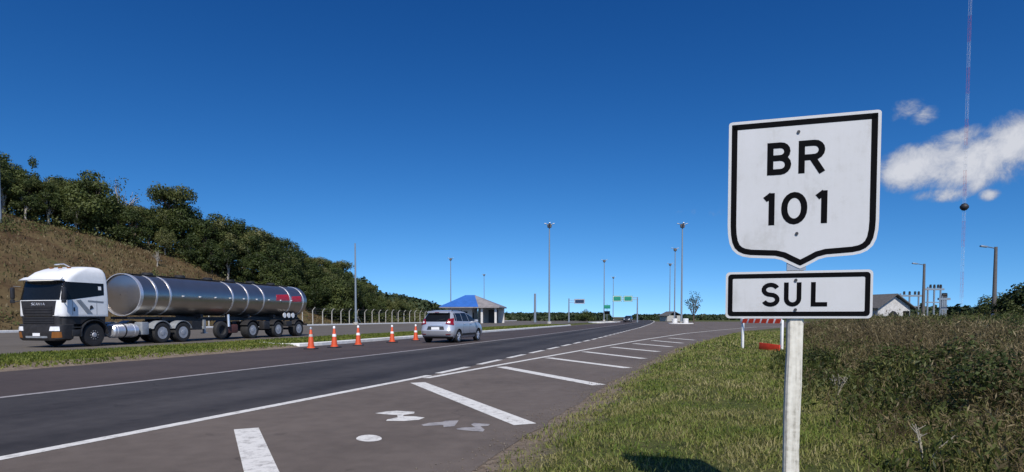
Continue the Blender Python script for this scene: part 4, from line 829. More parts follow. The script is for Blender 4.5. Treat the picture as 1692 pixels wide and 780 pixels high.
# white drums round the mast foot
for px, dz, lb in ((1115, 117, 'white drum left of the tall island mast foot'), (1133, 116.5, 'white drum right of the tall island mast foot')):
    b = PD(px, 524, dz); t = thing('drum', lb, 'drum', (b.x, b.y, 0), 0, 'white drums on the mast island'); MB().lathe([(.0, 0), (.48, 0), (.52, .04), (.52, .3), (.54, .33), (.52, .36), (.52, .66), (.54, .69), (.52, .72), (.52, 1.0), (.48, 1.03), (.0, 1.03)], (0, 0, 0), 'Z', 20).build('drum_body', MT['kerb'], t, 30); MB().lathe([(.3, 1.03), (.3, 1.06), (.0, 1.07)], (0, 0, 0), 'Z', 14).build('drum_lid', MT['grey'], t)
# guyed radio mast with red and white sections
def radio_mast():
    D = 150; b = PD(1588, 524, D); t = thing('radio_mast', 'very tall lattice radio mast banded red and white behind the weeds', 'radio mast', (b.x, b.y, 0), .3)
    zt_ = 80; sec = 6.2; k = 0; z = 0.0; wd = .36
    legs = [Vector((wd*math.cos(q), wd*math.sin(q), 0)) for q in (.5, .5+2.094, .5+4.189)]
    while z < zt_:
        mb = MB()
        for p in legs: mb.tube([p+Vector((0, 0, z)), p+Vector((0, 0, z+sec))], .015, 5, cap=False)
        n = 4
        for j in range(n):
            za, zb2 = z+sec*j/n, z+sec*(j+1)/n
            for i in range(3): mb.tube([legs[i]+Vector((0, 0, za)), legs[(i+1) % 3]+Vector((0, 0, zb2))], .009, 4, cap=False); mb.tube([legs[i]+Vector((0, 0, zb2)), legs[(i+1) % 3]+Vector((0, 0, zb2))], .011, 4, cap=False)
        mb.build('mast_section', MT['mast_red'] if k % 2 else MT['mast_white'], t, 0); z += sec; k += 1
    zz = PD(1594, 342, D).z; MB().lathe([(0, zz-.95), (.55, zz-.75), (.95, zz-.2), (.95, zz+.2), (.55, zz+.75), (0, zz+.95)], (0, 0, 0), 'Z', 16).build('antenna_drum', MT['dark'], t, 40)
radio_mast()
# steel switchyard frame
def switchyard(px0, px1, depth, top, label):
    a, c = PD(px0, 524, depth), PD(px1, 524, depth); t = thing('steel_frame', label, 'steel frame', (a.x, a.y, 0)); w_ = c.x-a.x; zt_ = PD(px0, top, depth).z
    for x in (0, w_*.5, w_): MB().tube([(x, 0, -.2), (x, 0, zt_)], .10, 8).build('upright', MT['mast'], t)
    MB().box((w_/2, 0, zt_-.3), (w_+.8, .2, .22)).build('crossbeam', MT['mast'], t, 0); MB().box((w_/2, 0, zt_*.62), (w_+.4, .14, .14)).build('crossbeam', MT['mast'], t, 0)
    for x in (w_*.2, w_*.5, w_*.8, w_): MB().lathe([(.10, zt_-.15), (.16, zt_-.1), (.10, zt_), (.16, zt_+.08), (.10, zt_+.16), (.14, zt_+.24), (.0, zt_+.30)], (x, 0, 0), 'Z', 10).build('insulator', MT['dark'], t)
switchyard(1532, 1553, 74, 474, 'taller steel switchyard frame right of the shorter lamp pole')
switchyard(1487, 1517, 78, 485, 'lower steel switchyard frame left of the shorter lamp pole')
switchyard(1556, 1562, 60, 489, 'narrow stocky steel frame beside the taller switchyard frame')

# ------------------------------------------------------------------ buildings
def kiosk():
    D = 135; c = PD(783, 524, D); t = thing('roadside_building', 'low roadside post building under a blue hipped roof behind the silver hatchback', 'building', (c.x, c.y, 0), R_(-8))
    w2, d2 = 6.6, 5.0; ze = PD(783, 507, D).z; za = PD(783, 487.5, D).z; apx = (-1.1, 0)
    E = [(-w2, -d2), (w2, -d2), (w2, d2), (-w2, d2)]; r0, r1 = Vector((-1.9, 0, za)), Vector((.2, 0, za))
    P = [Vector((x, y, ze)) for x, y in E]; th = Vector((0, 0, .12))
    split = Vector((2.0, -d2, ze)); e2 = Vector((2.0, d2, ze))
    def slab(pts, nm, mat): n = len(pts); MB().add([p for p in pts]+[p-th for p in pts], [tuple(range(n)), tuple(range(n, 2*n))[::-1]]+[(i, (i+1) % n, n+(i+1) % n, n+i) for i in range(n)]).build(nm, mat, t, 0)
    slab([P[0], split, r1, r0], 'roof_slope', MT['roof_blue']); slab([P[3], P[0], r0], 'roof_slope', MT['roof_blue']); slab([e2, P[3], r0, r1], 'roof_slope', MT['roof_blue'])
    slab([split, P[1], r1], 'roof_slope', MT['roof_grey']); slab([P[1], P[2], r1], 'roof_slope', MT['roof_grey']); slab([P[2], e2, r1], 'roof_slope', MT['roof_grey'])
    fa = MB()
    for a, q in zip(E, E[1:]+E[:1]): fa.box(((a[0]+q[0])/2, (a[1]+q[1])/2, ze-.22), (abs(a[0]-q[0])+.1 if a[0] != q[0] else .1, abs(a[1]-q[1])+.1 if a[1] != q[1] else .1, .2))
    fa.build('fascia', MT['roof_grey'], t, 0)
    wl = MB(); wl.box((-2.6, .6, (ze-.3)/2), (5.4, 6.4, ze-.3)); w = wl.build('wall', MT['wall'], t, 0)
    MB().box((3.4, 3.0, (ze-.3)/2), (6.0, .3, ze-.3)).build('back_wall', MT['wall'], t, 0)
    for x in (-4.2, -1.6): f = MB().box((x, -2.64, 2.0), (1.4, .06, 1.1)).build('window', MT['glass'], t, 0)
    MB().box((.13, -1.2, 1.15), (.06, 1.0, 2.3)).build('door', MT['dark'], t, 0)
    for x in (2.6, 5.6, 6.0): MB().box((x, -4.0 if x < 6 else 4.0, (ze-.3)/2), (.45, .45, ze-.3)).build('pillar', MT['wall'], t, 0)
    MB().box((4.2, 1.2, 1.5), (1.8, 2.2, 2.9)).build('booth', MT['dark'], t, 0)
kiosk()
def house():
    D = 62; wl_ = M('weathered house wall', (.50, .49, .47), .85, var=.2); c = PD(1441, 524, D); t = thing('house', 'white house with a dull grey gable roof partly hidden behind the sign', 'house', (c.x, c.y, .3), R_(14)); ze, za, w2, d2 = 2.15, 3.3, 1.9, 2.6
    w = MB(); w.add([Vector(p) for p in ((-w2, -d2, 0), (w2, -d2, 0), (w2, -d2, ze-.1), (0, -d2, za-.2), (-w2, -d2, ze-.1), (-w2, d2, 0), (w2, d2, 0), (w2, d2, ze-.1), (0, d2, za-.2), (-w2, d2, ze-.1))], [(0, 1, 2, 3, 4), (9, 8, 7, 6, 5), (1, 6, 7, 2), (5, 0, 4, 9), (2, 7, 8, 3), (4, 3, 8, 9)]); w.build('wall', wl_, t, 0)
    for sg_ in (-1, 1):
        a = Vector((0, 0, za)); b_ = Vector((sg_*(w2+.4), 0, ze-.25)); dd = Vector((0, d2+.4, 0)); up = Vector((0, 0, .1)); MB().add([a-dd, b_-dd, b_+dd, a+dd, a-dd-up, b_-dd-up, b_+dd-up, a+dd-up], [(0, 1, 2, 3), (7, 6, 5, 4), (0, 4, 5, 1), (1, 5, 6, 2), (2, 6, 7, 3)]).build('roof_slope', MT['tile'], t, 0)
    MB().prism(arc(-.1, .95, .55, .65, 0, 180, 8)+[(-.65, 0), (.45, 0)], 0, .05, lambda x, y, d: Vector((x, -d2-.002-d, y))).build('arched_doorway', MT['dark'], t, 0)
    MB().box((1.45, -d2-.03, 1.2), (.7, .05, .8)).build('window', MT['glass'], t, 0)
house()
def shed():
    D = 190; c = PD(1108, 524, D); t = thing('shed', 'low grey roofed shed beyond the white-drum island', 'shed', (c.x, c.y, 0), R_(20)); MB().box((0, 0, .9), (5.2, 4, 1.8)).build('wall', MT['concrete'], t, 0)
    for sg_ in (-1, 1): MB().box((sg_*1.55, 0, 2.35), (3.4, 4.6, .12), Matrix.Rotation(sg_*.42, 3, 'Y')).build('roof_slope', MT['tile'], t, 0)
    MB().box((.4, -2.03, .9), (1.0, .06, 1.7)).build('door', MT['dark'], t, 0)
shed()
b = PD(1040, 524, 150); make_car('car', 'dark distant car coming over the crest under the green panels', (b.x, b.y, .0), -math.pi/2-AZR*1.3, MT['carblack'])

# ------------------------------------------------------------------ fence along the far carriageway
def fence():
    t = thing('fence', 'wire fence on pale concrete posts with bent tops below the forest', 'fence', ST(62, 55.6, 0), math.pi/2-AZR)   # local x runs along the road
    n = 36; sp = 2.75; tops = []
    for k in range(n):
        z = float(terrain(62+k*sp, 55.6)); j = random.uniform(-.05, .05); hh = 2.15+random.uniform(-.08, .1)
        MB().tube([(k*sp+j, 0, z-.2), (k*sp+j, 0, z+hh*.6), (k*sp+j, 0, z+hh), (k*sp+j, -.22, z+hh+.30), (k*sp+j, -.45, z+hh+.5)], [.085, .08, .078, .07, .06], 6).build('post', MT['pale'], t, 0)
        if k in (4, 13, 24): MB().tube([(k*sp, 0, z+1.6), (k*sp+1.3, .0, z)], .06, 6).build('brace', MT['pale'], t, 0)
    wr = MB()
    for zz in (.3, .8, 1.3, 1.8, 2.1): wr.tube([(k*sp, .0, float(terrain(62+k*sp, 55.6))+zz) for k in range(n)], .008, 4)
    for zz, yy in ((2.4, -.22), (2.6, -.42)): wr.tube([(k*sp, yy, float(terrain(62+k*sp, 55.6))+zz) for k in range(n)], .007, 4)
    wr.build('wires', MT['mesh_wire'], t, 0)
fence()

# ------------------------------------------------------------------ trees
F_DARK = foliage('dark foliage', [(.016, .026, .007), (.036, .053, .013), (.068, .088, .023), (.12, .14, .04)], .35, .28)
F_OLIVE = foliage('olive foliage', [(.024, .036, .010), (.056, .072, .018), (.100, .112, .034), (.16, .155, .06)], .35, .28)
F_FAR = foliage('far foliage', [(.020, .032, .012), (.035, .052, .020), (.055, .072, .030)], .2, .15)
def tree_proto(name, hgt, crown_r, crown_lo, lobes, nleaf, lsize, mat, bark, seed, open_=.0, lean=.0, limbs=6, umbrella=False):
    """trunk with limbs reaching into leaf clumps; base at the origin"""
    r = np.random.default_rng(seed); t = bpy.data.objects.new(name, None); COL.objects.link(t)
    tr = MB(); th = hgt*(crown_lo+.25); pts = [Vector((lean*hgt*(k/5)**2 + .03*hgt*math.sin(k*1.7+seed)*(k/5), .03*hgt*math.cos(k*1.3+seed)*(k/5), th*k/5 - (.4 if k == 0 else 0))) for k in range(6)]
    tr.tube(pts, [hgt*.028*(1-.13*k) for k in range(6)], 7)
    cents = []
    for k in range(lobes):
        q = k*2.399 + r.uniform(-.4, .4); f = math.sqrt((k+.5)/lobes); zz = hgt*(crown_lo + (1-crown_lo)*r.uniform(.12, .86)*(1-.35*f*f) if not umbrella else crown_lo+(1-crown_lo)*r.uniform(.55, .85))
        cents.append((Vector((lean*hgt + crown_r*f*.85*math.cos(q), crown_r*f*.85*math.sin(q), zz)), crown_r*r.uniform(.28, .50), zz))
    cents.append((Vector((lean*hgt, 0, hgt*.86)), crown_r*.38, 0))
    for c, rad, _ in cents[:limbs]:
        a = pts[random.Random(seed+int(c.x*10)).choice([2, 3, 4, 5])]; m = (a+c)/2 + Vector((0, 0, -.05*hgt)); tr.tube([a, m, c], [hgt*.012, hgt*.008, hgt*.003], 5)
        for k in range(3): e = c + Vector(np.clip(r.normal(0, rad*.5, 3), -rad*.8, rad*.55)); tr.tube([m, (m+e)/2+Vector((0, 0, .1)), e], [hgt*.005, hgt*.004, hgt*.002], 4)
    tr.build('trunk', bark, t, 40)
    if nleaf:
        wts = np.array([c[1]**2 for c in cents]); wts /= wts.sum(); k = r.choice(len(cents), nleaf, p=wts)
        C0 = np.array([tuple(c[0]) for c in cents])[k]; Rd = np.array([c[1] for c in cents])[k]
        d = unit(r.normal(size=(nleaf, 3))); 
        rr = Rd*(r.uniform(.35, 1.0, nleaf)**.5)*(1+.28*np.sin(d[:, 0]*5+k)*np.cos(d[:, 1]*4+k*2)); P = C0 + d*rr[:, None]*np.array([1, 1, .72 if not umbrella else .45])
        P += r.normal(0, lsize*.5, (nleaf, 3)); Nn = unit(d + r.normal(0, .55, (nleaf, 3)) + np.array([0, 0, .35])); D = np.cross(Nn, r.normal(size=(nleaf, 3)))
        ln = lsize*r.uniform(.6, 1.5, nleaf); g = leaves_geo(P, D, Nn, ln, ln*r.uniform(.5, .85, nleaf))
        np_mesh('crown', *g, mat, t)
    return t
PROT = [tree_proto('broadleaf_tree', 8, 3.1, .20, 17, 6600, .25, F_DARK, MT['bark'], 1), tree_proto('broadleaf_tree', 8, 2.7, .16, 15, 5800, .24, F_OLIVE, MT['palebark'], 2), tree_proto('broadleaf_tree', 8, 2.2, .28, 12, 4600, .23, F_DARK, MT['palebark'], 3, lean=.05),
        tree_proto('broadleaf_tree', 8, 3.4, .42, 14, 4800, .24, F_OLIVE, MT['bark'], 4, umbrella=True), tree_proto('broadleaf_tree', 8, 2.9, .08, 18, 6400, .26, F_DARK, MT['bark'], 5)]
for p in PROT: p['category'] = 'tree'
LBL = ['rounded dark green tree in the hillside forest', 'paler olive green tree with light bark in the hillside forest', 'slim dark tree leaning slightly in the hillside forest', 'flat topped olive tree with an open crown in the hillside forest', 'broad dark tree leafy down to the ground in the hillside forest']
KM = kid_map(); used = [False]*5
SKY = np.array([(-400, 215), (0, 252), (25, 262), (45, 268), (60, 256), (80, 268), (110, 277), (150, 280), (180, 276), (190, 303), (200, 326), (222, 332), (240, 328), (258, 322), (300, 324), (330, 338), (355, 336), (380, 352), (400, 347), (420, 366), (440, 368), (460, 392), (480, 398), (505, 408), (520, 426), (545, 424), (560, 432), (580, 448), (600, 460), (612, 472), (622, 486), (660, 489), (690, 496), (716, 503), (740, 514), (900, 518)])
EDGE = np.array([(30, 96), (59, 89), (66, 86), (72, 82), (79, 73.5), (86, 66), (92, 60), (96, 57.4), (104, 56.8)])   # forest edge on the slope, (s, t)
def put_tree(k, s, t, h, label=None, group='trees in the hillside forest', wide=1.0, rz=None):
    p = ST(s, t); z = float(terrain(s, t)); sc = h/8.0; q = (sc*wide, sc*wide, sc); loc = (p.x, p.y, z-.1); rz = random.uniform(0, 6.28) if rz is None else rz
    if not used[k]: used[k] = True; o = PROT[k]; o.location = loc; o.rotation_euler = (0, 0, rz); o.scale = q
    else: o = copy_tree(PROT[k], loc, rz, q, kids=KM)
    o['label'] = label or LBL[k]; o['group'] = group; return o
def sky_limit(x, y): return H + y*EL(float(np.interp(846+1000*x/y, SKY[:, 0], SKY[:, 1])))
rnd = random.Random(5); placed = []
def try_tree(s, t, hmin, hmax, mind, kinds, lowok=True):
    if any((s-a)**2+(t-b_)**2 < mind*mind for a, b_ in placed): return False
    p = ST(s, t); z = float(terrain(s, t)); lim = sky_limit(p.x, p.y) - z
    if p.y < 20 or p.x/p.y < -1.15: return False
    h = min(rnd.uniform(hmin, hmax), lim*rnd.uniform(.80, 1.03))
    if h < 2.0: return False
    placed.append((s, t)); put_tree(rnd.choice(kinds), s, t, h, wide=min(max(1.0, 4.6/h), 1.5)); return True
for k in range(60):                                                   # first rank along the forest edge
    s = 34 + k*1.35; try_tree(s, float(np.interp(s, EDGE[:, 0], EDGE[:, 1])) + rnd.uniform(.3, 2.5), 4.5, 8, 2.2, [0, 1, 2, 4, 4])
for k in range(5200):                                                 # the forest behind it
    s = rnd.uniform(36, 126); t = rnd.uniform(57.5, 112); e = float(np.interp(s, EDGE[:, 0], EDGE[:, 1])) if s < 104 else 57.0
    if t < e+1.0 or len(placed) > 285: continue
    if t > e + 15 + rnd.uniform(0, 8): continue
    try_tree(s, t, 5.0, 10, rnd.uniform(2.0, 3.0), [0, 0, 1, 1, 2, 3, 4])
print('forest trees', len(placed))
# trees on the ridge that stand out
def ridge(px, depth, top, k, label, wide=1.0): p = PD(px, 524, depth); s, t = to_st(p.x, p.y); h = H + depth*EL(top) - float(terrain(s, t)); return put_tree(k, s, t, h, label, wide=wide)
ridge(6, 88, 246, 0, 'tall dark tree at the left picture edge, highest on the ridge')
ridge(64, 90, 253, 2, 'tree with a small tuft crown standing up from the ridge near the left picture edge', .55)
ridge(283, 100, 304, 3, 'umbrella crowned tree on the ridge, right of the bare grey tree', .75)
ridge(157, 92, 276, 0, 'large round dark tree on the ridge, left of the bare grey tree')
bare = tree_proto('bare_tree', 8, 2.4, .3, 12, 260, .22, F_OLIVE, MT['palebark'], 17, limbs=12); tag(bare, 'bare grey tree with thin branches against the sky on the ridge', 'tree'); p = PD(208, 524, 98); s, t = to_st(p.x, p.y); h = H+98*EL(284)-float(terrain(s, t)); bare.location = (p.x, p.y, float(terrain(s, t))); bare.scale = (h/8*.85, h/8*.85, h/8)
bare2 = tree_proto('bare_tree', 8, 2.0, .2, 10, 200, .2, F_OLIVE, MT['palebark'], 23, limbs=10); p = PD(262, 524, 88); s, t = to_st(p.x, p.y); bare2.location = (p.x, p.y, float(terrain(s, t))); bare2.scale = (.42, .42, .42); tag(bare2, 'small pale leafless tree at the upper edge of the dry slope', 'tree')
# the eucalypt, round bush and dark trees further off
euc = tree_proto('slender_tree', 8, 2.3, .28, 13, 420, .30, F_DARK, MT['bark'], 31, limbs=13); tag(euc, 'slender airy tree standing right of the white-drum island', 'tree'); p = PD(1146, 524, 120); euc.location = (p.x, p.y, 0); h = H+120*EL(476); euc.scale = (h/8*.85, h/8*.85, h/8)
bush = tree_proto('round_bush', 4, 2.9, .05, 14, 2600, .30, F_DARK, MT['bark'], 41); tag(bush, 'round dark green bush beneath the single blue panel', 'bush'); p = PD(968, 524, 190); bush.location = (p.x, p.y, -.2); bush.scale = (1.0, 1.0, .9)
right_protos = [tree_proto('dark_tree', 4, 1.8, .08, 12, 2400, .22, F_DARK, MT['bark'], 51), tree_proto('dark_tree', 4, 1.6, .1, 10, 2000, .2, F_OLIVE, MT['bark'], 52)]
KM = kid_map()
for i, (px, dp, top, k, lb) in enumerate(((1682, 52, 470, 0, 'tall dark tree at the right picture edge behind the weeds'), (1655, 56, 484, 0, 'dark tree right of the tallest lamp pole'), (1626, 60, 488, 1, 'dark tree left of the tallest lamp pole'), (1668, 45, 496, 1, 'low olive tree in front of the dark trees at the right picture edge'), (1705, 50, 462, 0, 'dark tree cut off by the right picture edge'))):
    p = PD(px, 524, dp); h = H+dp*EL(top)-.3; o = right_protos[k] if i in (0, 2) else copy_tree(right_protos[k], (0, 0, 0), i*1.1, kids=KM); o.location = (p.x, p.y, .3); o.scale = (h/4*1.05,)*2 + (h/4,); tag(o, lb, 'tree', 'dark trees at the right')
    o.rotation_euler = (0, 0, i*1.3)
# far-off woods that read as one mass
def wood(name, spots, mat, lsize, label=None):
    G = []
    for x, y, r, h in spots:
        n = int(170 + 60*r); d = unit(RNG.normal(size=(n, 3))); d[:, 2] = np.abs(d[:, 2]); P = np.array([x, y, h*.1]) + d*np.array([r, r, h*.95])*RNG.uniform(.75, 1.05, (n, 1)); Nn = unit(d+RNG.normal(0, .5, (n, 3))); ln = lsize*RNG.uniform(.6, 1.5, n); G.append(leaves_geo(P, np.cross(Nn, RNG.normal(size=(n, 3))), Nn, ln, ln*.8))
    return tag(np_mesh(name, *join_geo(G), mat), label, 'wood' if label else None, kind='stuff')
sp = []
for k in range(420):                                                  # low wood behind the fence, past the hill
    px = random.uniform(596, 745); dp = random.uniform(150, 260); p = PD(px, 524, dp); lim = sky_limit(p.x, p.y)*random.uniform(.86, 1.0)
    s, t = to_st(p.x, p.y)
    if t < 57: continue
    if lim > 1.2: sp.append((p.x, p.y, random.uniform(2, 4), min(lim, 11)))
wood('distant_wood', sp, F_FAR, .8, 'low distant wood tailing off from the forest behind the fence')
sp = []
for k in range(330):
    px = random.uniform(826, 1000); dp = random.uniform(210, 330); p = PD(px, 524, dp); sp.append((p.x, p.y, random.uniform(1.5, 3.5), H+dp*EL(random.uniform(519, 522.5))))
for k in range(240):
    px = random.uniform(1050, 1290); dp = random.uniform(260, 380); p = PD(px, 524, dp); sp.append((p.x, p.y, random.uniform(2, 4), H+dp*EL(random.uniform(521, 523.5))))
for k in range(160):
    px = random.uniform(1440, 1760); dp = random.uniform(110, 190); p = PD(px, 524, dp); sp.append((p.x, p.y, random.uniform(1.2, 2.5), H+dp*EL(random.uniform(508, 520))))
for k in range(700):
    px = random.uniform(-1500, 3200); dp = random.uniform(420, 900)
    if 900 < px < 1075: continue
    p = PD(px, 524, dp); sp.append((p.x, p.y, random.uniform(5, 10), H+dp*EL(random.uniform(520.5, 523.3))))
wood('horizon_trees', sp, F_FAR, 1.0, 'thin dark line of trees along the horizon')

# ------------------------------------------------------------------ grass and weeds
def zt_np(x, y): s_, t_ = x*AX + y*AY, -x*AY + y*AX; return terrain(s_, t_), s_, t_
G_LAWN = foliage('verge grass', [(.052, .094, .012), (.110, .172, .024), (.185, .225, .044), (.235, .225, .07), (.34, .30, .14)], 1.5, .35, leafvar=.54)
G_MED = foliage('median grass', [(.075, .11, .016), (.135, .165, .026), (.20, .20, .042), (.27, .225, .085)], .5, .3)
G_DRY = foliage('dry hill grass', [(.050, .036, .018), (.105, .078, .038), (.16, .122, .06), (.10, .092, .034), (.055, .06, .02)], .18, .25)
G_STRAW = foliage('dry weeds', [(.042, .030, .015), (.105, .08, .038), (.195, .152, .075), (.38, .315, .18)], 1.0, .3, leafvar=.6)
G_LEAF = foliage('leafy weeds', [(.022, .033, .009), (.052, .070, .016), (.100, .115, .030), (.21, .19, .07)], .9, .3, leafvar=.55)
def weed_line(x, y): return x - (.47*y + .55 + .5*np.sin(y*.35)) 
gs = []
for d0, d1, dens_, hh, ww in ((1.6, 4.5, 800, .075, .009), (4.5, 8, 2800, .068, .0085), (8, 13, 1300, .074, .013), (13, 22, 460, .085, .020), (22, 48, 110, .12, .042)):
    area = (d1-d0)*(d1+d0)/2*1.25; n = int(area*dens_); y = np.sqrt(RNG.uniform(d0*d0, d1*d1, n)); x = y*RNG.uniform(-.35, 1.0, n)
    z, s_, t_ = zt_np(x, y); d = pl(RB, s_) - t_ + .22*fnoise(s_*1.9, t_*1.9, 31)
    pat = fnoise(x*1.1, y*1.1, 41)
    keep = (d > .05) & (RNG.uniform(0, 1, n) < np.clip((d-.02)/.55, .03, 1)*np.clip(.75+.35*pat, .3, 1)) & (weed_line(x, y) < 1.6)
    x, y, z, pat = x[keep], y[keep], z[keep], pat[keep]; n = len(x)
    clump = fnoise(x*4.2, y*4.2, 43); h_ = hh*RNG.uniform(.4, 1.4, n)*np.clip(.9+.30*pat+.45*clump, .35, 1.9); gs.append(blades_geo(np.stack([x, y, z-.01], 1), h_, ww*RNG.uniform(.6, 1.5, n), RNG.uniform(.35, 1.25, n), RNG.uniform(0, 6.28, n)+1.5*clump))
tag(np_mesh('grass', *join_geo(gs), G_LAWN), kind='stuff')
# grass on the median
gs = []
for s0, s1, dens_, hh, ww in ((-6, 24, 240, .075, .035), (24, 50, 120, .09, .05), (50, 95, 50, .12, .08)):
    n = int((s1-s0)*5.6*dens_); s_ = RNG.uniform(s0, s1, n); t_ = RNG.uniform(15.5, 21.2, n); k = (t_ > pl(LEFTE, s_)+.35+.25*fnoise(s_*1.3, t_*1.3, 51)) & (t_ < 20.95+.15*fnoise(s_, t_, 52)) & ((s_ < 23) | (t_ > pl(LEFTE, s_)+.4)); s_, t_ = s_[k], t_[k]; n = len(s_)
    P = np.stack([s_*AX-t_*AY, s_*AY+t_*AX, terrain(s_, t_)-.01], 1); gs.append(blades_geo(P, hh*RNG.uniform(.5, 1.5, n), ww*RNG.uniform(.6, 1.4, n), RNG.uniform(.1, .9, n), RNG.uniform(0, 6.28, n)))
tag(np_mesh('median_grass', *join_geo(gs), G_MED), kind='stuff')
# dry grass and scrub on the hillside
n = 60000; s_ = RNG.uniform(15, 112, n); t_ = 55.5 + 45*RNG.uniform(0, 1, n)**1.0; e = np.where(s_ < 104, np.interp(s_, EDGE[:, 0], EDGE[:, 1]), 57.5)+2; pat = fnoise(s_*.45, t_*.45, 61); k = (t_ < e) & (RNG.uniform(0, 1, n) < np.clip(.6+.6*pat, .12, 1)); s_, t_, pat = s_[k], t_[k], pat[k]; n = len(s_)
P = np.stack([s_*AX-t_*AY, s_*AY+t_*AX, terrain(s_, t_)-.03], 1); tag(np_mesh('dry_hill_grass', *blades_geo(P, (.34*RNG.uniform(.5, 1.6, n)), .12*RNG.uniform(.5, 1.5, n), RNG.uniform(.2, 1, n), RNG.uniform(0, 6.28, n)), G_DRY), kind='stuff')
# low scrub: foot of the forest and behind the fence
n = 42000; s_ = RNG.uniform(40, 190, n); e = np.where(s_ < 104, np.interp(s_, EDGE[:, 0], EDGE[:, 1]), 56.6); t_ = e + RNG.uniform(-1.0, 1, n)**3*2 + RNG.uniform(0, 9, n); pat = np.clip(.75+.7*fnoise(s_*.7, t_*.7, 71), .2, 1.6)
hz = RNG.uniform(0, 2.4, n)*pat; P = np.stack([s_*AX-t_*AY, s_*AY+t_*AX, terrain(s_, t_)+hz], 1); Nn = unit(RNG.normal(size=(n, 3))+np.array([0, -.6, .6])); ln = RNG.uniform(.2, .42, n); m_ = 90000; s2 = RNG.uniform(15, 100, m_); t2 = RNG.uniform(57.5, 92, m_); pp = fnoise(s2*.42, t2*.42, 77) + .6*fnoise(s2*1.7, t2*1.7, 78); kk = (t2 < np.interp(s2, EDGE[:, 0], EDGE[:, 1])+1) & (pp > .42 + .4*RNG.uniform(0, 1, m_)); s2, t2, pp = s2[kk], t2[kk], pp[kk]; m_ = len(s2)
P2 = np.stack([s2*AX-t2*AY, s2*AY+t2*AX, terrain(s2, t2)+RNG.uniform(0, .95, m_)*np.clip(pp, .3, 1.5)], 1); N2 = unit(RNG.normal(size=(m_, 3))+np.array([0, -.5, .8])); P = np.concatenate([P, P2]); Nn = np.concatenate([Nn, N2]); ln = np.concatenate([ln, RNG.uniform(.12, .3, m_)]); n = len(P)
tag(np_mesh('scrub', *leaves_geo(P, np.cross(Nn, RNG.normal(size=(n, 3))), Nn, ln, ln*.7), F_OLIVE), kind='stuff')
# tall weeds on the right verge
def weeds(name, bands, leafy, mat):
    gs = []
    for d0, d1, dens_, hmin, hmax, wd in bands:
        area = (d1-d0)*(d1+d0)/2*1.0; n = int(area*dens_); y = np.sqrt(RNG.uniform(d0*d0, d1*d1, n)); x = y*RNG.uniform(.42, 1.35, n); z, s_, t_ = zt_np(x, y); wl = weed_line(x, y); pat = (fnoise(x*.55, y*.45, 81) + .5*fnoise(x*1.9, y*1.6, 83))*(1 if leafy else -.6 if leafy is None else -1)
        keep = (wl > RNG.uniform(-.7, .9, n)) & (RNG.uniform(0, 1, n) < np.clip(.48+.62*pat, .10, 1)); x, y, z, wl, pat = x[keep], y[keep], z[keep], wl[keep], pat[keep]; n = len(x)
        ramp = np.clip(.35 + wl/(2.6+.10*y), .35, 1.0); h_ = RNG.uniform(hmin, hmax, n)*ramp*np.clip(1+.5*pat+.5*fnoise(x*2.6, y*2.6, 85), .35, 2.0); h_ = np.minimum(h_, np.maximum(H - z + y*(.0015*RNG.normal(0, 1, n) + .018*(RNG.uniform(0, 1, n) > .93)*RNG.uniform(0, 1, n)), .12)); ang = RNG.uniform(0, 6.28, n); lean = RNG.uniform(.1, .8, n); P = np.stack([x, y, z-.02], 1)
        gs.append(blades_geo(P, h_, np.full(n, wd)*RNG.uniform(.6, 1.3, n), lean, ang)); Ld = np.stack([np.cos(ang), np.sin(ang), np.zeros(n)], 1)
        for j in range(0 if leafy is None else 12 if leafy else 6):
            f = RNG.uniform(.25, 1.0, n) if leafy else RNG.uniform(.5, 1.0, n); Q = P + np.array([0, 0, 1.0])*(h_*f*.93)[:, None] + Ld*(h_*lean*f*f*.9)[:, None] + RNG.normal(0, .02, (n, 3))*(1+y[:, None]*.03); D = RNG.normal(size=(n, 3))+np.array([0, 0, .7]); ln = (.050 if leafy else .048)*RNG.uniform(.5, 1.6, n)*(1+y*.045); gs.append(leaves_geo(Q, D, unit(RNG.normal(size=(n, 3))+np.array([0, -.4, .9])), ln, ln*(.30 if leafy else .17)))
    return tag(np_mesh(name, *join_geo(gs), mat), kind='stuff')
weeds('leafy_weeds', ((2.6, 8, 170, .22, .70, .008), (8, 16, 150, .4, 1.0, .012), (16, 32, 75, .5, 1.2, .020), (32, 60, 18, .6, 1.3, .04)), True, G_LEAF)
weeds('dry_weeds', ((2.6, 8, 420, .2, .80, .006), (8, 16, 150, .35, 1.05, .010), (16, 32, 60, .5, 1.2, .018), (32, 60, 14, .6, 1.3, .035)), False, G_STRAW)
G_WILD = foliage('wild grass', [(.040, .062, .013), (.085, .11, .024), (.15, .165, .045), (.27, .24, .10)], .8, .35, leafvar=.6)
weeds('wild_grass', ((2.6, 8, 900, .15, .55, .008), (8, 16, 380, .25, .7, .013), (16, 32, 95, .35, .85, .022), (32, 60, 18, .5, 1.0, .04)), None, G_WILD)
shrub_a = tree_proto('scrub_bush', 1.0, .62, .05, 13, 2600, .045, F_DARK, MT['bark'], 61); shrub_b = tree_proto('scrub_bush', 1.0, .55, .05, 11, 2200, .05, F_OLIVE, MT['bark'], 62); KM = kid_map(); us = set()
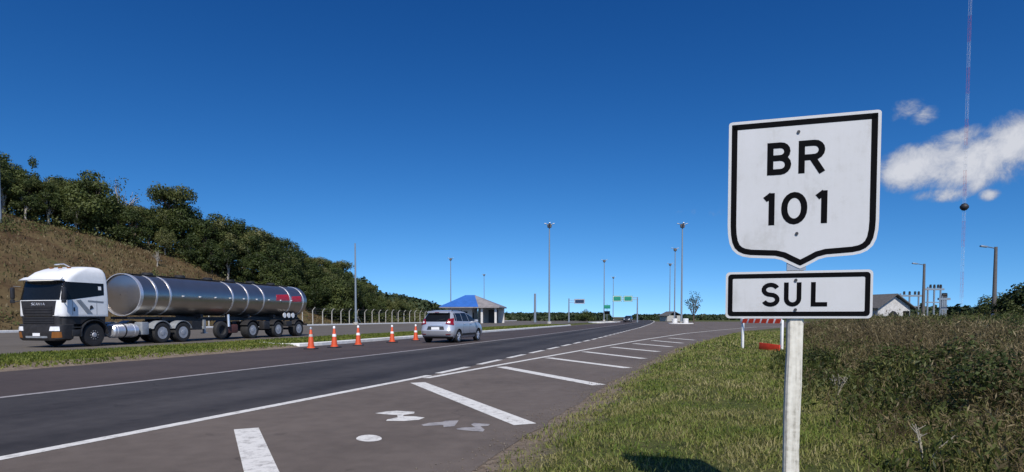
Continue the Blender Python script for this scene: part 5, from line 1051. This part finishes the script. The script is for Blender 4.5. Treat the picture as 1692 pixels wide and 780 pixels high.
for i, (px, dp, h, wd, k, lb) in enumerate(((1470, 9.5, .72, 1.1, 0, 'dark bush among the weeds right of the pale twiggy plant'), (1590, 8.0, .85, 1.25, 0, 'broad dark bush among the weeds above the bent straw stalks'), (1650, 6.0, .80, 1.0, 0, 'dark bush low in the right picture corner among brown weeds'),
    (1600, 14, .85, 1.5, 0, 'dark green bush in the weeds below the radio mast'), (1540, 17, .75, 1.4, 1, 'olive bush in the weeds below the shorter lamp pole'), (1660, 22, 1.05, 1.6, 0, 'bush poking over the weed tops near the tallest lamp pole'), (1420, 13, .62, 1.2, 1, 'olive bush in the weeds below the right end of the SUL plate'), (1350, 12, .5, 1.0, 0, 'small dark bush just right of the sign post'), (1685, 11, 1.0, 1.2, 0, 'tall dark bush cut by the right picture edge amid weeds'))):
    p = PD(px, 600, dp); src = (shrub_a, shrub_b)[k]; o = copy_tree(src, (0, 0, 0), 0, kids=KM) if k in us else src; us.add(k); o.location = (p.x, p.y, tz(p.x, p.y)-.03); o.rotation_euler = (0, 0, i*1.7); o.scale = (wd*.9, wd*.9, h); tag(o, lb, 'bush', 'dark bushes among the weeds')
# two plants that stand out among the weeds
def dead_plant(px, py, dep, hgt, n, label, mat, seed, leafn=0):
    r = random.Random(seed); p = PD(px, py, dep); g = tz(p.x, p.y); mb = MB()
    for k in range(n):
        q = r.uniform(0, 6.28); l_ = hgt*r.uniform(.6, 1.1); sp_ = r.uniform(.15, .75); e = Vector((math.cos(q)*sp_*l_, math.sin(q)*sp_*l_, l_*math.sqrt(1-min(sp_, .95)**2))); m = e*.5+Vector((0, 0, .06*l_)); mb.tube([Vector((0, 0, -.03)), m, e], [.009*hgt/.5, .007*hgt/.5, .003], 5)
        for j in range(4): b0 = m.lerp(e, r.uniform(0, .9)); mb.tube([b0, b0+Vector((r.uniform(-.1, .1), r.uniform(-.1, .1), r.uniform(.02, .12)))*hgt*1.6], [.005, .002], 4)
    o = mb.build('dead_plant', mat, None, 40); o.location = (p.x, p.y, g); return tag(o, label, 'plant')
PALE = M('bleached stalks', (.33, .30, .235), .85, var=.2)
dead_plant(1383, 640, 8.6, .32, 8, 'pale bleached twiggy plant right of the sign post', PALE, 3)
dead_plant(1528, 735, 4.6, .34, 4, 'few bent straw coloured stalks low among the weeds', PALE, 9)

# gravel and crumbs along the ragged road edge
n = 5200; s_ = RNG.uniform(2.5, 26, n)**1.0; t_ = pl(RB, s_) + .10*fnoise(s_*2.1, s_*0, 8) - RNG.normal(.06, .22, n); sz = .004 + .011*RNG.uniform(0, 1, n)**3
zz = np.maximum(terrain(s_, t_), 0.0)+sz*.4; P = np.stack([s_*AX-t_*AY, s_*AY+t_*AX, zz], 1)
o6 = np.array([(1, 0, 0), (0, 1, 0), (-1, 0, 0), (0, -1, 0), (0, 0, .8), (0, 0, -.8)], float); co = (P[:, None, :] + o6[None]*sz[:, None, None]*RNG.uniform(.5, 1.4, (n, 6, 1))).reshape(-1, 3)
tri = np.array([(0, 1, 4), (1, 2, 4), (2, 3, 4), (3, 0, 4), (1, 0, 5), (2, 1, 5), (3, 2, 5), (0, 3, 5)]); lo = (np.arange(n)[:, None, None]*6 + tri[None]).ravel()
tag(np_mesh('gravel', co, lo, np.arange(n*8)*3, np.full(n*8, 3), M('gravel', (.15, .125, .10), .9, var=.5, scale=60)), kind='stuff')
# pole cut off by the left picture edge
p = PD(1.5, 400, 76); g = tz(p.x, p.y); zt_ = PD(1.5, 262, 76).z - g
o = MB().tube([(0, 0, -.3), (0, 0, zt_*.5), (0, 0, zt_)], [.19, .17, .15], 10).build('utility_pole', MT['mast'], None, 40); o.location = (p.x, p.y, g); tag(o, 'grey pole on the dry slope cut by the left picture edge', 'pole')
